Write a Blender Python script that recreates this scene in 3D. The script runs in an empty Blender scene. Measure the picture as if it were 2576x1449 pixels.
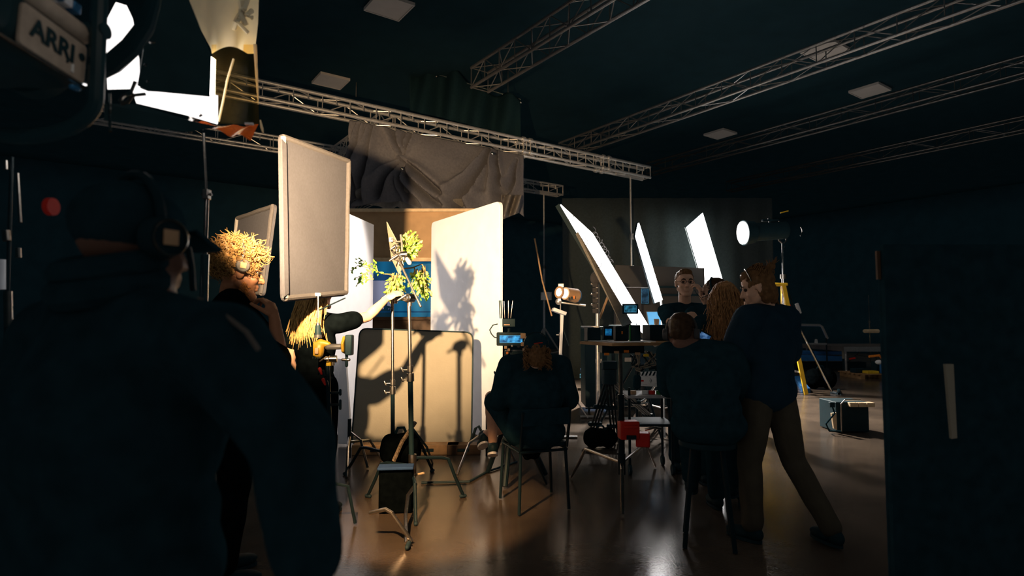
import bpy, bmesh, math, random
from mathutils import Vector, Matrix, noise
random.seed(7)
SC = bpy.context.scene
COL = SC.collection
V = Vector
PI = math.pi
# ---------------------------------------------------------------- camera
W, H = 2576, 1449
F = 1489.0
CAMH = 1.35
PITCH = math.radians(3.27)
cp, sp = math.cos(PITCH), math.sin(PITCH)

def at(px, py, d):
    """point whose picture position is (px,py) at forward distance d"""
    a = (px - W / 2) / F; b = -(py - H / 2) / F
    y = cp - b * sp; z = sp + b * cp
    k = d / y
    return V((a * k, d, CAMH + z * k))

def fl(px, py, z=0.0):
    a = (px - W / 2) / F; b = -(py - H / 2) / F
    y = cp - b * sp; zz = sp + b * cp
    k = (z - CAMH) / zz
    return V((a * k, y * k, z))

cam_d = bpy.data.cameras.new('camera'); cam = bpy.data.objects.new('camera', cam_d); COL.objects.link(cam)
cam.location = (0, 0, CAMH); cam.rotation_euler = (PI / 2 + PITCH, 0, 0)
cam_d.sensor_width = 36; cam_d.lens = 36 * F / W
cam_d.clip_start = .02; cam_d.clip_end = 120
cam_d.dof.use_dof = True; cam_d.dof.focus_distance = 5.2; cam_d.dof.aperture_fstop = 2.4
SC.camera = cam

# ---------------------------------------------------------------- materials
MATS = {}
def mat(name, col, rough=.6, metal=0, var=.12, scale=14, bump=.0, spec=.4, emit=None, es=0, trans=0, sheen=0):
    if name in MATS: return MATS[name]
    m = bpy.data.materials.new(name); m.use_nodes = True
    nt = m.node_tree; N = nt.nodes; L = nt.links
    b = N['Principled BSDF']
    tc = N.new('ShaderNodeTexCoord'); nz = N.new('ShaderNodeTexNoise')
    nz.inputs['Scale'].default_value = scale; nz.inputs['Detail'].default_value = 5
    L.new(tc.outputs['Object'], nz.inputs['Vector'])
    rp = N.new('ShaderNodeValToRGB')
    rp.color_ramp.elements[0].position = .3; rp.color_ramp.elements[1].position = .7
    rp.color_ramp.elements[0].color = tuple(c * (1 - var) for c in col) + (1,)
    rp.color_ramp.elements[1].color = tuple(min(1, c * (1 + var)) for c in col) + (1,)
    L.new(nz.outputs['Fac'], rp.inputs['Fac']); L.new(rp.outputs['Color'], b.inputs['Base Color'])
    b.inputs['Roughness'].default_value = rough; b.inputs['Metallic'].default_value = metal
    b.inputs['Specular IOR Level'].default_value = spec
    if sheen: b.inputs['Sheen Weight'].default_value = sheen
    if bump:
        bp = N.new('ShaderNodeBump'); bp.inputs['Strength'].default_value = bump; bp.inputs['Distance'].default_value = .01
        n2 = N.new('ShaderNodeTexNoise'); n2.inputs['Scale'].default_value = scale * 12
        L.new(tc.outputs['Object'], n2.inputs['Vector']); L.new(n2.outputs['Fac'], bp.inputs['Height'])
        L.new(bp.outputs['Normal'], b.inputs['Normal'])
    if emit:
        b.inputs['Emission Color'].default_value = tuple(emit) + (1,); b.inputs['Emission Strength'].default_value = es
    if trans:
        tr = N.new('ShaderNodeBsdfTranslucent'); L.new(rp.outputs['Color'], tr.inputs['Color'])
        mx = N.new('ShaderNodeMixShader'); mx.inputs[0].default_value = trans
        L.new(b.outputs[0], mx.inputs[1]); L.new(tr.outputs[0], mx.inputs[2])
        L.new(mx.outputs[0], N['Material Output'].inputs['Surface'])
    MATS[name] = m
    return m

M_black = mat('black_cloth', (.010, .029, .037), .9, var=.2, scale=20, spec=0)
M_tee = mat('black_cotton', (.0022, .0034, .0040), .95, var=.3, scale=20, spec=0)
M_blackp = mat('black_plastic', (.010, .026, .032), .55, spec=.18)
M_blackm = mat('black_metal', (.010, .024, .031), .4, metal=.3)
M_steel = mat('steel', (.62, .58, .54), .32, metal=1, scale=30)
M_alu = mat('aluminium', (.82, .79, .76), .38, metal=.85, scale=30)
M_alux = mat('far_dimmed_aluminium', (.10, .098, .095), .45, metal=.85, scale=30)  # weak light on the farthest roof trusses put into the metal colour
M_alud = mat('dimmed_aluminium', (.26, .25, .24), .4, metal=.85, scale=30)  # roof truss metal darkened in place of dimmer light
M_chrome = mat('chrome', (.75, .73, .7), .18, metal=1)
M_white = mat('white_paint', (.80, .82, .88), .7, scale=4, var=.04)
M_poly = mat('poly_board', (.27, .235, .175), .75, scale=5, var=.05, bump=.15)
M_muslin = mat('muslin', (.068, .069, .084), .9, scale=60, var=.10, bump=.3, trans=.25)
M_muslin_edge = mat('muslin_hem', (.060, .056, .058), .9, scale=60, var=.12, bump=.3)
M_wood = mat('wood', (.36, .20, .09), .5, scale=9, var=.3)
M_pine = mat('pine', (.58, .42, .25), .6, scale=9, var=.2)
M_yellow = mat('yellow_plastic', (.75, .46, .03), .4, scale=8)
M_red = mat('red_plastic', (.55, .03, .02), .45)
M_orange = mat('orange_plastic', (.8, .22, .03), .45)
M_blue = mat('blue_cloth', (.02, .06, .16), .8)
M_blueboard = mat('blue_paint', (.03, .14, .34), .55)
M_navy = mat('navy_cotton', (.009, .026, .040), .9)
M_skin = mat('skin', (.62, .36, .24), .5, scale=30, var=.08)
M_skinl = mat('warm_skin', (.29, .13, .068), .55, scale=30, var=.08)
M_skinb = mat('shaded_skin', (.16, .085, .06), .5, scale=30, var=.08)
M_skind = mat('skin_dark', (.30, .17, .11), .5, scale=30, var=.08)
M_blond = mat('blond_hair', (.60, .36, .13), .45, scale=50, var=.35)
M_brownhair = mat('brown_hair', (.14, .07, .03), .42, scale=40, var=.3)
M_darkhair = mat('dark_hair', (.045, .025, .014), .42, scale=40, var=.3)
M_beard = mat('ginger_beard', (.38, .16, .05), .6, scale=90, var=.4)
M_jeans = mat('jeans', (.03, .04, .055), .85)
M_khaki = mat('khaki_cotton', (.06, .05, .035), .9)
M_grey = mat('grey_plastic', (.32, .31, .30), .45)
M_rubber = mat('rubber', (.010, .028, .036), .7)
M_sole = mat('white_rubber', (.75, .73, .7), .6)
M_leaf = mat('leaf', (.20, .40, .05), .5, scale=8, var=.25, trans=.35)
M_leaf2 = mat('pale_leaf', (.50, .52, .16), .5, scale=8, var=.25, trans=.35)
M_stem = mat('stem', (.36, .22, .09), .7)
M_leather = mat('leather', (.45, .27, .15), .55)
M_paper = mat('paper', (.8, .78, .74), .8, var=.03)
M_green = mat('green_plastic', (.03, .22, .05), .4)

# ---------------------------------------------------------------- mesh kit
ORG = {}
def base_name(n): return n

def thing(name, label, cat, loc=(0, 0, 0), group=None):
    o = bpy.data.objects.new(name, None); COL.objects.link(o)
    o.empty_display_size = .1; o.location = loc
    o['label'] = label; o['category'] = cat
    if group: o['group'] = group
    ORG[o.name] = V(loc)
    return o

class MB:
    def __init__(s): s.bm = bmesh.new()
    def face(s, pts):
        try: return s.bm.faces.new([s.bm.verts.new(p) for p in pts])
        except ValueError: return None
    def hexa(s, A, B):
        """solid between two matching polygons A and B (lists of points)"""
        a = [s.bm.verts.new(p) for p in A]; b = [s.bm.verts.new(p) for p in B]
        n = len(a); s.bm.faces.new(a[::-1]); s.bm.faces.new(b)
        for i in range(n):
            j = (i + 1) % n
            s.bm.faces.new((a[i], a[j], b[j], b[i]))
        return s
    def box(s, c, size, rot=None):
        c = V(c); R = rot or Matrix.Identity(3)
        x, y, z = [q / 2 for q in size]
        P = lambda i, j, k: c + R @ V((i * x, j * y, k * z))
        return s.hexa([P(-1, -1, -1), P(1, -1, -1), P(1, 1, -1), P(-1, 1, -1)], [P(-1, -1, 1), P(1, -1, 1), P(1, 1, 1), P(-1, 1, 1)])
    def cyl(s, p, q, r, r2=None, n=12, cap=True):
        p, q = V(p), V(q); r2 = r if r2 is None else r2
        d = (q - p).normalized(); u = d.orthogonal().normalized(); w = d.cross(u)
        A = []; B = []
        for i in range(n):
            t = 2 * PI * i / n; e = u * math.cos(t) + w * math.sin(t)
            A.append(s.bm.verts.new(p + e * r)); B.append(s.bm.verts.new(q + e * r2))
        for i in range(n):
            j = (i + 1) % n; s.bm.faces.new((A[i], A[j], B[j], B[i]))
        if cap: s.bm.faces.new(A[::-1]); s.bm.faces.new(B)
        return s
    def tube(s, pts, r, n=8, closed=False):
        pts = [V(p) for p in pts]; rings = []
        m = len(pts); u = None
        for i, p in enumerate(pts):
            a = pts[(i - 1) % m] if (closed or i > 0) else p
            b = pts[(i + 1) % m] if (closed or i < m - 1) else p
            d = (b - a).normalized()
            if u is None: u = d.orthogonal().normalized()
            else: u = (u - d * u.dot(d)).normalized()
            w = d.cross(u)
            rr = r[i] if isinstance(r, (list, tuple)) else r
            rings.append([s.bm.verts.new(p + (u * math.cos(2 * PI * k / n) + w * math.sin(2 * PI * k / n)) * rr) for k in range(n)])
        for i in range(m if closed else m - 1):
            A = rings[i]; B = rings[(i + 1) % m]
            for k in range(n):
                j = (k + 1) % n; s.bm.faces.new((A[k], A[j], B[j], B[k]))
        if not closed:
            s.bm.faces.new(rings[0][::-1]); s.bm.faces.new(rings[-1])
        return s
    def ball(s, c, r, sc=(1, 1, 1), rot=None, n=12):
        M = Matrix.Translation(V(c)) @ ((rot or Matrix.Identity(3)).to_4x4()) @ Matrix.Diagonal((sc[0] * r, sc[1] * r, sc[2] * r, 1))
        bmesh.ops.create_uvsphere(s.bm, u_segments=n, v_segments=max(6, n * 2 // 3), radius=1, matrix=M)
        return s
    def caps(s, p, r, q, r2=None, n=12):
        """capsule that tapers from p to q"""
        p, q = V(p), V(q); r2 = r if r2 is None else r2
        d = q - p
        if d.length < 1e-5: return s.ball(p, max(r, r2))
        d.normalize(); u = d.orthogonal().normalized(); w = d.cross(u)
        prof = [(-math.cos(t) * r, math.sin(t) * r, 0) for t in (.25, .65, 1.1, PI / 2)] + [(math.cos(t) * r2, math.sin(t) * r2, 1) for t in (PI / 2, 1.1, .65, .25)]
        rings = []
        for h, rr, e in prof:
            c = (q if e else p) + d * h
            rings.append([s.bm.verts.new(c + (u * math.cos(2 * PI * k / n) + w * math.sin(2 * PI * k / n)) * rr) for k in range(n)])
        for A, B in zip(rings, rings[1:]):
            for k in range(n):
                j = (k + 1) % n; s.bm.faces.new((A[k], A[j], B[j], B[k]))
        s.bm.faces.new(rings[0][::-1]); s.bm.faces.new(rings[-1])
        return s
    def chain(s, pts, rs, n=12):
        for (p, r), (q, r2) in zip(zip(pts, rs), zip(pts[1:], rs[1:])): s.caps(p, r, q, r2, n)
        return s
    def slab(s, pts, thick, n=None):
        """plate with outline pts, thickened along n (or its own normal, away from the camera)"""
        pts = [V(p) for p in pts]
        if n is None:
            n = (pts[1] - pts[0]).cross(pts[2] - pts[0]).normalized()
            c = sum(pts, V()) / len(pts)
            if n.dot(c - V((0, 0, CAMH))) < 0: n = -n
        n = V(n).normalized() * thick
        return s.hexa(pts, [p + n for p in pts])
    def grid(s, fn, nu, nv):
        g = [[s.bm.verts.new(fn(i / nu, j / nv)) for j in range(nv + 1)] for i in range(nu + 1)]
        for i in range(nu):
            for j in range(nv): s.bm.faces.new((g[i][j], g[i + 1][j], g[i + 1][j + 1], g[i][j + 1]))
        return s
    def obj(s, name, m, parent=None, label=None, cat=None, group=None, kind=None, smooth=True, bevel=0, solid=0, subsurf=0, angle=.6, pl=None):
        bm = s.bm
        bmesh.ops.recalc_face_normals(bm, faces=bm.faces[:])
        me = bpy.data.meshes.new(name)
        o = bpy.data.objects.new(name, me); COL.objects.link(o)
        if parent is not None:
            org = ORG[parent.name]
            o.parent = parent
        else:
            xs = [v.co for v in bm.verts]
            org = V(((min(v.x for v in xs) + max(v.x for v in xs)) / 2, (min(v.y for v in xs) + max(v.y for v in xs)) / 2, min(v.z for v in xs)))
            o.location = org
        ORG[o.name] = org.copy()
        bmesh.ops.translate(bm, vec=-org, verts=bm.verts[:])
        bm.to_mesh(me); bm.free()
        for mm in (m if isinstance(m, (list, tuple)) else [m]): me.materials.append(mm)
        if smooth:
            try: me.shade_smooth()
            except Exception: pass
            try: me.set_sharp_from_angle(angle=angle)
            except Exception: pass
        if solid:
            k = o.modifiers.new('solid', 'SOLIDIFY'); k.thickness = solid; k.offset = 0
        if bevel:
            k = o.modifiers.new('bevel', 'BEVEL'); k.width = bevel; k.segments = 2; k.limit_method = 'ANGLE'
        if subsurf:
            k = o.modifiers.new('sub', 'SUBSURF'); k.levels = subsurf; k.render_levels = subsurf
        if label: o['label'] = label
        if pl: o['label'] = pl
        if cat: o['category'] = cat
        if group: o['group'] = group
        if kind: o['kind'] = kind
        return o

def remesh(mb, voxel, smooth=4, factor=.5):
    """merge overlapping closed pieces into one continuous skin"""
    me = bpy.data.meshes.new('tmp'); bmesh.ops.recalc_face_normals(mb.bm, faces=mb.bm.faces[:]); mb.bm.to_mesh(me); mb.bm.free()
    o = bpy.data.objects.new('tmp', me); COL.objects.link(o)
    k = o.modifiers.new('r', 'REMESH'); k.mode = 'VOXEL'; k.voxel_size = voxel
    k = o.modifiers.new('s', 'SMOOTH'); k.iterations = smooth; k.factor = factor
    dg = bpy.context.evaluated_depsgraph_get(); dg.update()
    m2 = bpy.data.meshes.new_from_object(o.evaluated_get(dg))
    bpy.data.objects.remove(o); bpy.data.meshes.remove(me)
    out = MB(); out.bm.from_mesh(m2); bpy.data.meshes.remove(m2)
    return out

def rotz(a): return Matrix.Rotation(a, 3, 'Z')
def basis(x, y, z): return Matrix((x, y, z)).transposed()
def lerp(a, b, t): return V(a) * (1 - t) + V(b) * t
E1 = V((-.578, .816, 0)); E2 = V((.816, .578, 0))      # the two directions of the hall
# ================================================================ the hall
def floor_mat():
    m = bpy.data.materials.new('polished_concrete'); m.use_nodes = True
    nt = m.node_tree; N = nt.nodes; L = nt.links; b = N['Principled BSDF']
    tc = N.new('ShaderNodeTexCoord')
    n1 = N.new('ShaderNodeTexNoise'); n1.inputs['Scale'].default_value = 1.1; n1.inputs['Detail'].default_value = 9; n1.inputs['Roughness'].default_value = .65
    L.new(tc.outputs['Object'], n1.inputs['Vector'])
    r = N.new('ShaderNodeValToRGB'); r.color_ramp.elements[0].position = .32; r.color_ramp.elements[1].position = .72
    r.color_ramp.elements[0].color = (.034, .026, .020, 1); r.color_ramp.elements[1].color = (.088, .064, .045, 1)
    L.new(n1.outputs['Fac'], r.inputs['Fac'])
    n2 = N.new('ShaderNodeTexNoise'); n2.inputs['Scale'].default_value = 2.6; n2.inputs['Detail'].default_value = 8
    L.new(tc.outputs['Object'], n2.inputs['Vector'])
    # dark scuffs
    n4 = N.new('ShaderNodeTexNoise'); n4.inputs['Scale'].default_value = 3.4; n4.inputs['Detail'].default_value = 3; n4.inputs['Distortion'].default_value = 1.4
    L.new(tc.outputs['Object'], n4.inputs['Vector'])
    r4 = N.new('ShaderNodeValToRGB'); r4.color_ramp.elements[0].position = .69; r4.color_ramp.elements[1].position = .74
    r4.color_ramp.elements[0].color = (1, 1, 1, 1); r4.color_ramp.elements[1].color = (.55, .52, .5, 1)
    L.new(n4.outputs['Fac'], r4.inputs['Fac'])
    mx = N.new('ShaderNodeMixRGB'); mx.blend_type = 'MULTIPLY'; mx.inputs[0].default_value = 1
    L.new(r.outputs['Color'], mx.inputs[1]); L.new(r4.outputs['Color'], mx.inputs[2]); L.new(mx.outputs[0], b.inputs['Base Color'])
    mr = N.new('ShaderNodeMapRange'); mr.inputs['To Min'].default_value = .13; mr.inputs['To Max'].default_value = .29
    L.new(n2.outputs['Fac'], mr.inputs['Value']); L.new(mr.outputs[0], b.inputs['Roughness'])
    n3 = N.new('ShaderNodeTexNoise'); n3.inputs['Scale'].default_value = 60; n3.inputs['Detail'].default_value = 4
    L.new(tc.outputs['Object'], n3.inputs['Vector'])
    bp = N.new('ShaderNodeBump'); bp.inputs['Strength'].default_value = .12; bp.inputs['Distance'].default_value = .004
    L.new(n3.outputs['Fac'], bp.inputs['Height']); L.new(bp.outputs['Normal'], b.inputs['Normal'])
    b.inputs['Specular IOR Level'].default_value = .30
    return m

A0, A1, B0, B1, CZ = -5.0, 23.0, -7.0, 27.0, 6.3
def hp(a, b, z=0): return E1 * a + E2 * b + V((0, 0, z))
M_wall = mat('black_wall_paint', (.011, .035, .046), .85, scale=3, spec=.2)
M_ceil = mat('black_ceiling_paint', (.007, .022, .028), .95, scale=3, spec=.1)
MB().hexa([hp(A0, B0, -.15), hp(A0, B1, -.15), hp(A1, B1, -.15), hp(A1, B0, -.15)], [hp(A0, B0), hp(A0, B1), hp(A1, B1), hp(A1, B0)]).obj('floor', floor_mat(), kind='structure', smooth=False)
MB().hexa([hp(A0, B0, CZ), hp(A0, B1, CZ), hp(A1, B1, CZ), hp(A1, B0, CZ)], [hp(A0, B0, CZ + .2), hp(A0, B1, CZ + .2), hp(A1, B1, CZ + .2), hp(A1, B0, CZ + .2)]).obj('ceiling', M_ceil, kind='structure', smooth=False)
def wall(name, p, q, out):
    o = V(out) * .2
    MB().hexa([p, q, q + o, p + o], [p + V((0, 0, CZ)), q + V((0, 0, CZ)), q + o + V((0, 0, CZ)), p + o + V((0, 0, CZ))]).obj(name, M_wall, kind='structure', smooth=False)
wall('wall_far', hp(A1, B0), hp(A1, B1), E1)
wall('wall_near', hp(A0, B0), hp(A0, B1), -E1)
wall('wall_left', hp(A0, B0), hp(A1, B0), -E2)
wall('wall_right', hp(A0, B1), hp(A1, B1), E2)

# ceiling panels: unlit square diffusers flush under the black ceiling
M_tile = mat('pale_ceiling_panel', (.40, .36, .32), .7, scale=6, var=.04)
def ceiling_panel(px, py, label, size=.6):
    c = None
    # meet the ceiling plane
    a = at(px, py, 1.0); dr = a - V((0, 0, CAMH)); k = (CZ - .03 - CAMH) / dr.z
    c = V((0, 0, CAMH)) + dr * k
    h = size / 2
    t = thing('ceiling_panel', label, 'ceiling panel', c, 'square panels on the black ceiling')
    R = basis(E1, E2, V((0, 0, 1)))
    MB().box(c, (size - .04, size - .04, .03), R).obj('diffuser', M_tile, t, smooth=False)
    f = MB()
    for s in (-1, 1):
        f.box(c + E1 * s * (h - .01), (.02, size, .05), R); f.box(c + E2 * s * (h - .01), (size - .04, .02, .05), R)
    f.obj('frame', M_tile, t, smooth=False)
ceiling_panel(979, 17, 'pale square ceiling panel, brightest and nearest, at the top edge')
ceiling_panel(832, 204, 'half shadowed square ceiling panel above the long left truss')
ceiling_panel(2188, 228, 'dim square ceiling panel between the two right hand trusses')
ceiling_panel(1812, 337, 'smallest and farthest dim square ceiling panel')
ceiling_panel(2075, 127, 'square ceiling panel seen through the upper right truss')

# ---------------------------------------------------------------- trusses
def truss(label, p0, p1, size=.25, pitch=.5, couplings=(), mat_=None, up=V((0, 0, 1)), r=.024, rb=.011, group='aluminium box trusses under the ceiling', ladder=True, plain=False):
    mat_ = mat_ or M_alu
    p0, p1 = V(p0), V(p1); d = (p1 - p0); L = d.length; d.normalize()
    s = d.cross(up).normalized(); u = s.cross(d)
    h = size / 2
    t = thing('box_truss', label, 'truss', (p0 + p1) / 2 - V((0, 0, h)), group)
    cn = {}
    for i, (a, b) in enumerate(((1, 1), (1, -1), (-1, 1), (-1, -1))):
        off = s * a * h + u * b * h; cn[(a, b)] = off
        MB().cyl(p0 + off, p1 + off, r, n=10).obj('chord', mat_, t)
    n = max(2, int(L / pitch))
    near = 1 if s.dot(V((0, 0, CAMH)) - (p0 + p1) / 2) > 0 else -1
    for (c1, c2) in (((1, 1), (1, -1)), ((-1, 1), (-1, -1)), ((1, 1), (-1, 1)), ((1, -1), (-1, -1))):
        g = MB()
        vert = c1[0] == c2[0]
        for k in range(n):
            q0 = p0 + d * (L * k / n); q1 = p0 + d * (L * (k + 1) / n)
            if plain and vert and c1[0] == near:
                MB().cyl(q0 + cn[c1], q0 + cn[c2], rb, n=6).obj('rung', mat_, t)
                MB().cyl((q0 + q1) / 2 + cn[c1], (q0 + q1) / 2 + cn[c1] - u * h, rb, n=6).obj('rung', mat_, t)
                continue
            if vert and ladder:
                g.cyl(q0 + cn[c1], q0 + cn[c2], rb, n=6)
            a, b = (c1, c2) if k % 2 else (c2, c1)
            g.cyl(q0 + cn[a], q1 + cn[b], rb, n=6)
        g.cyl(p1 + cn[c1], p1 + cn[c2], rb, n=6)
        g.obj('bracing', mat_, t)
    for f_ in couplings:
        for e in (-.055, .055):
            q = p0 + d * (L * f_ + e * 1.6)
            g = MB()
            for o in cn.values(): g.cyl(q + o - d * .035, q + o + d * .035, r * 1.7, n=10)
            ks = [cn[(1, 1)], cn[(1, -1)], cn[(-1, -1)], cn[(-1, 1)]]
            for i in range(4): g.cyl(q + ks[i], q + ks[(i + 1) % 4], rb * 1.5, n=6)
            g.obj('coupling_ring', mat_, t)
    return t

# main truss: runs along E2 over the little set, right end on a winch stand
R_ = 14.0
def on_main(px):
    u = (px - W / 2) / F
    P = at(1628, 437, R_)
    # P - E2*t has x/y = u
    tt = (P.x - u * P.y) / (E2.x - u * E2.y)
    return P - E2 * tt
MAIN = on_main
truss('long bright box truss crossing over the draped set', on_main(470), on_main(1630), .25, .44, (.62, .85), r=.031, rb=.0095, plain=True)
# rear truss, parallel and lower in the picture
Q = at(1408, 481, 16.3)
def on_rear(px):
    u = (px - W / 2) / F
    tt = (Q.x - u * Q.y) / (E2.x - u * E2.y)
    return Q - E2 * tt
truss('box truss behind the cloth, parallel to the long one and passing behind the flags', on_rear(200), on_rear(1410), .25, .5, r=.026, rb=.009, plain=True)
# short cross piece between them, seen left of the drape
pc = on_main(975)
u_ = (850 - W / 2) / F
tt = (u_ * pc.y - pc.x) / (E1.x - u_ * E1.y)
truss('short dark cross truss joining the long truss to the rear one', pc + E1 * .15, pc + E1 * (tt + .3), .25, .3)
# trusses under the roof running away along E1
def roof_truss(label, px, py, lo_px, hi_px, z, size=.26, pitch=.5, m_=None, r_=.026, rb_=.009):
    d = at(px, py, 1.0); dr = d - V((0, 0, CAMH)); k = (z - CAMH) / dr.z
    P = V((0, 0, CAMH)) + dr * k
    def cut(x):
        u = (x - W / 2) / F
        t_ = (u * P.y - P.x) / (E1.x - u * E1.y)
        return P + E1 * t_
    return truss(label, cut(hi_px), cut(lo_px), size, pitch, mat_=m_ or M_alud, group='roof trusses running away to the left', r=r_, rb=rb_)
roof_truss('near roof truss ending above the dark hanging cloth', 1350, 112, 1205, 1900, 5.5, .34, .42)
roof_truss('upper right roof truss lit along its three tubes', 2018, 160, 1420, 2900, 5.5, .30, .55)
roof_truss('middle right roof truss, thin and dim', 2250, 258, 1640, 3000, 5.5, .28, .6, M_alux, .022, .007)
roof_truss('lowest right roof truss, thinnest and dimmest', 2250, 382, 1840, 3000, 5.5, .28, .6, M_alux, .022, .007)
# drop tubes hanging from the ceiling
def drop(px, y0, y1, d, label, r=.012):
    p = at(px, y1, d); q = at(px, y0, d); q.x = p.x; q.z = min(q.z, CZ)
    MB().cyl(p, V((p.x, p.y, CZ)), r, n=8).obj('ceiling_rod', M_steel, label=label, cat='ceiling rod')
drop(1041, 83, 155, 11.5, 'thin vertical ceiling rod left of the near roof truss')
drop(1278, 165, 232, 11.0, 'thin rod hanging below the near roof truss')
drop(896, 222, 244, 12.0, 'short rod end under the half shadowed ceiling panel')
# ================================================================ the little set in the middle
def rounded(pts, r, seg=4):
    """polygon with rounded corners"""
    out = []; n = len(pts)
    for i in range(n):
        p = V(pts[i]); a = (V(pts[i - 1]) - p); b = (V(pts[(i + 1) % n]) - p)
        rr = min(r, a.length * .45, b.length * .45)
        a.normalize(); b.normalize()
        s, e = p + a * rr, p + b * rr
        for k in range(seg + 1):
            t = k / seg
            out.append(s * (1 - t) ** 2 + p * 2 * t * (1 - t) + e * t * t)
    return out

M_lit_edge = mat('lit_tube_edge', (.20, .19, .18), .9, scale=60, var=.08, bump=.2)  # left frame tube coloured paler for the light it catches
def flag(name, label, cat, corners, m_cloth, m_edge, group=None, edge=.035, thick=.022, hem=True):
    """fabric stretched over a tubular frame"""
    A, B, C_, D = [V(c) for c in corners]
    cen = (A + B + C_ + D) / 4
    n = (B - A).cross(D - A).normalized()
    if n.dot(cen - V((0, 0, CAMH))) > 0: n = -n          # n points to the camera
    t = thing(name, label, cat, V((cen.x, cen.y, min(c.z for c in (A, B, C_, D)))), group)
    mb = MB(); mb.slab(rounded([A, B, C_, D], .05), thick, -n); mb.obj('cloth_panel', m_cloth, t, bevel=.004, smooth=False)
    if hem:
        for P, Q in ((A, B), (B, C_), (C_, D), (D, A)):
            ins = lambda p: p + (cen - p).normalized() * .03
            MB().tube([lerp(ins(P), ins(Q), k / 6) + n * (.006 + .003 * math.sin(k * 2.1)) for k in range(7)], edge * .5, n=8).obj('frame_tube', M_lit_edge if (P is D) else m_edge, t)
    return t
# right hand white flat
RF = [at(1085, 560, 8.05), at(1256, 505, 6.6)]
def upto(p, z): return V((p.x, p.y, z))
ztop = RF[1].z
n_rf = (RF[1] - RF[0]); n_rf.z = 0; n_rf = V((n_rf.y, -n_rf.x, 0)).normalized()
if n_rf.dot(RF[0]) < 0: n_rf = -n_rf
t = thing('white_flat', 'tall white flat standing to the right of the hanging plants', 'flat', V(((RF[0].x + RF[1].x) / 2, (RF[0].y + RF[1].y) / 2, 0)), 'white flats of the set')
pts = [upto(RF[0], .03), upto(RF[1], .03), upto(RF[1], ztop), upto(RF[0], RF[0].z)]
MB().slab(rounded(pts, .07), .05, n_rf).obj('panel', M_white, t, bevel=.006, smooth=False)
for p in (RF[0], RF[1]):
    c = lerp(p, (RF[0] + RF[1]) / 2, .12) + n_rf * .2
    MB().box((c.x, c.y, .025), (.08, .5, .05), rotz(-.58)).obj('foot', M_pine, t)
# left flat
LFa, LFb = at(941, 560, 8.05), at(793, 500, 6.35)
n_lf = V(((LFb - LFa).y, -(LFb - LFa).x, 0)).normalized()
if n_lf.x > 0: n_lf = -n_lf
t = thing('white_flat', 'tall white flat behind the large muslin flag, left side of the set', 'flat', V(((LFa.x + LFb.x) / 2, (LFa.y + LFb.y) / 2, 0)), 'white flats of the set')
MB().slab([upto(LFa, .03), upto(LFb, .03), upto(LFb, 2.68), upto(LFa, 2.68)], .05, n_lf).obj('panel', M_white, t, bevel=.006, smooth=False)
for p in (LFa, LFb):
    c = lerp(p, (LFa + LFb) / 2, .12) + n_lf * .2
    MB().box((c.x, c.y, .025), (.5, .08, .05)).obj('foot', M_pine, t)
# back wall of the set with its window
D_ = 9.45
XL, XR = -2.75, -.36
def pz(y): return at(1010, y, D_).z
t = thing('set_wall', 'brown timber set wall with a wide window behind the plants', 'set wall', V((-1.6, D_ + .06, 0)))
M_brown = mat('brown_board', (.40, .25, .13), .75, scale=6, var=.12)
M_dkwood = mat('dark_timber', (.09, .05, .028), .6, scale=8, var=.3)
zt, zb, zs = pz(534), pz(655), pz(797)
def bx(x0, x1, y0, y1, z0, z1): return MB().box(((x0 + x1) / 2, (y0 + y1) / 2, (z0 + z1) / 2), (x1 - x0, y1 - y0, z1 - z0))
bx(XL, XR, D_, D_ + .1, zb, zt).obj('upper_board', M_brown, t, smooth=False)
bx(XL, XR, D_ - .06, D_ + .14, zt, zt + .05).obj('top_rail', M_pine, t, bevel=.004)
bx(XL, XR, D_ - .05, D_, zb - .02, zb + .04).obj('window_head', M_pine, t, bevel=.004)
bx(XL, XR, D_ - .08, D_ + .1, zs - .05, zs).obj('window_sill', M_dkwood, t, bevel=.004)
bx(XL, XR, D_, D_ + .1, 0, zs - .05).obj('lower_board', M_dkwood, t, smooth=False)
for x in (XL, XR - .1): bx(x, x + .1, D_ + .0, D_ + .1, zs, zb - .02).obj('window_post', M_brown, t)
# backlit picture behind the window
m = bpy.data.materials.new('backlit_print'); m.use_nodes = True
nt = m.node_tree; N = nt.nodes; L = nt.links; b = N['Principled BSDF']
tc = N.new('ShaderNodeTexCoord'); sx = N.new('ShaderNodeSeparateXYZ'); L.new(tc.outputs['Object'], sx.inputs[0])
def cmp(sock, op, v):
    q = N.new('ShaderNodeMath'); q.operation = op; L.new(sock, q.inputs[0]); q.inputs[1].default_value = v; return q.outputs[0]
def mul(a, b_):
    q = N.new('ShaderNodeMath'); q.operation = 'MULTIPLY'; L.new(a, q.inputs[0]); L.new(b_, q.inputs[1]); return q.outputs[0]
def mixc(f, A, B):
    q = N.new('ShaderNodeMixRGB'); L.new(f, q.inputs[0])
    for i, c in ((1, A), (2, B)):
        if isinstance(c, tuple): q.inputs[i].default_value = c + (1,)
        else: L.new(c, q.inputs[i])
    return q.outputs[0]
PB = D_ + .55
x_l = at(990, 700, PB).x; z_g = at(990, 706, PB).z; z_s = at(990, 690, PB).z; z_h = at(990, 770, PB).z
PX = -1.75
left = cmp(sx.outputs['X'], 'LESS_THAN', x_l - PX)
sea = mixc(mul(cmp(sx.outputs['Z'], 'LESS_THAN', z_s), left), (.008, .105, .22), (.012, .055, .15))
gry = mixc(mul(cmp(sx.outputs['Z'], 'LESS_THAN', z_g), left), sea, (.22, .23, .34))
z_d = at(990, 772, PB).z
nz = N.new('ShaderNodeTexNoise'); nz.inputs['Scale'].default_value = 9; L.new(tc.outputs['Object'], nz.inputs['Vector'])
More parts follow.
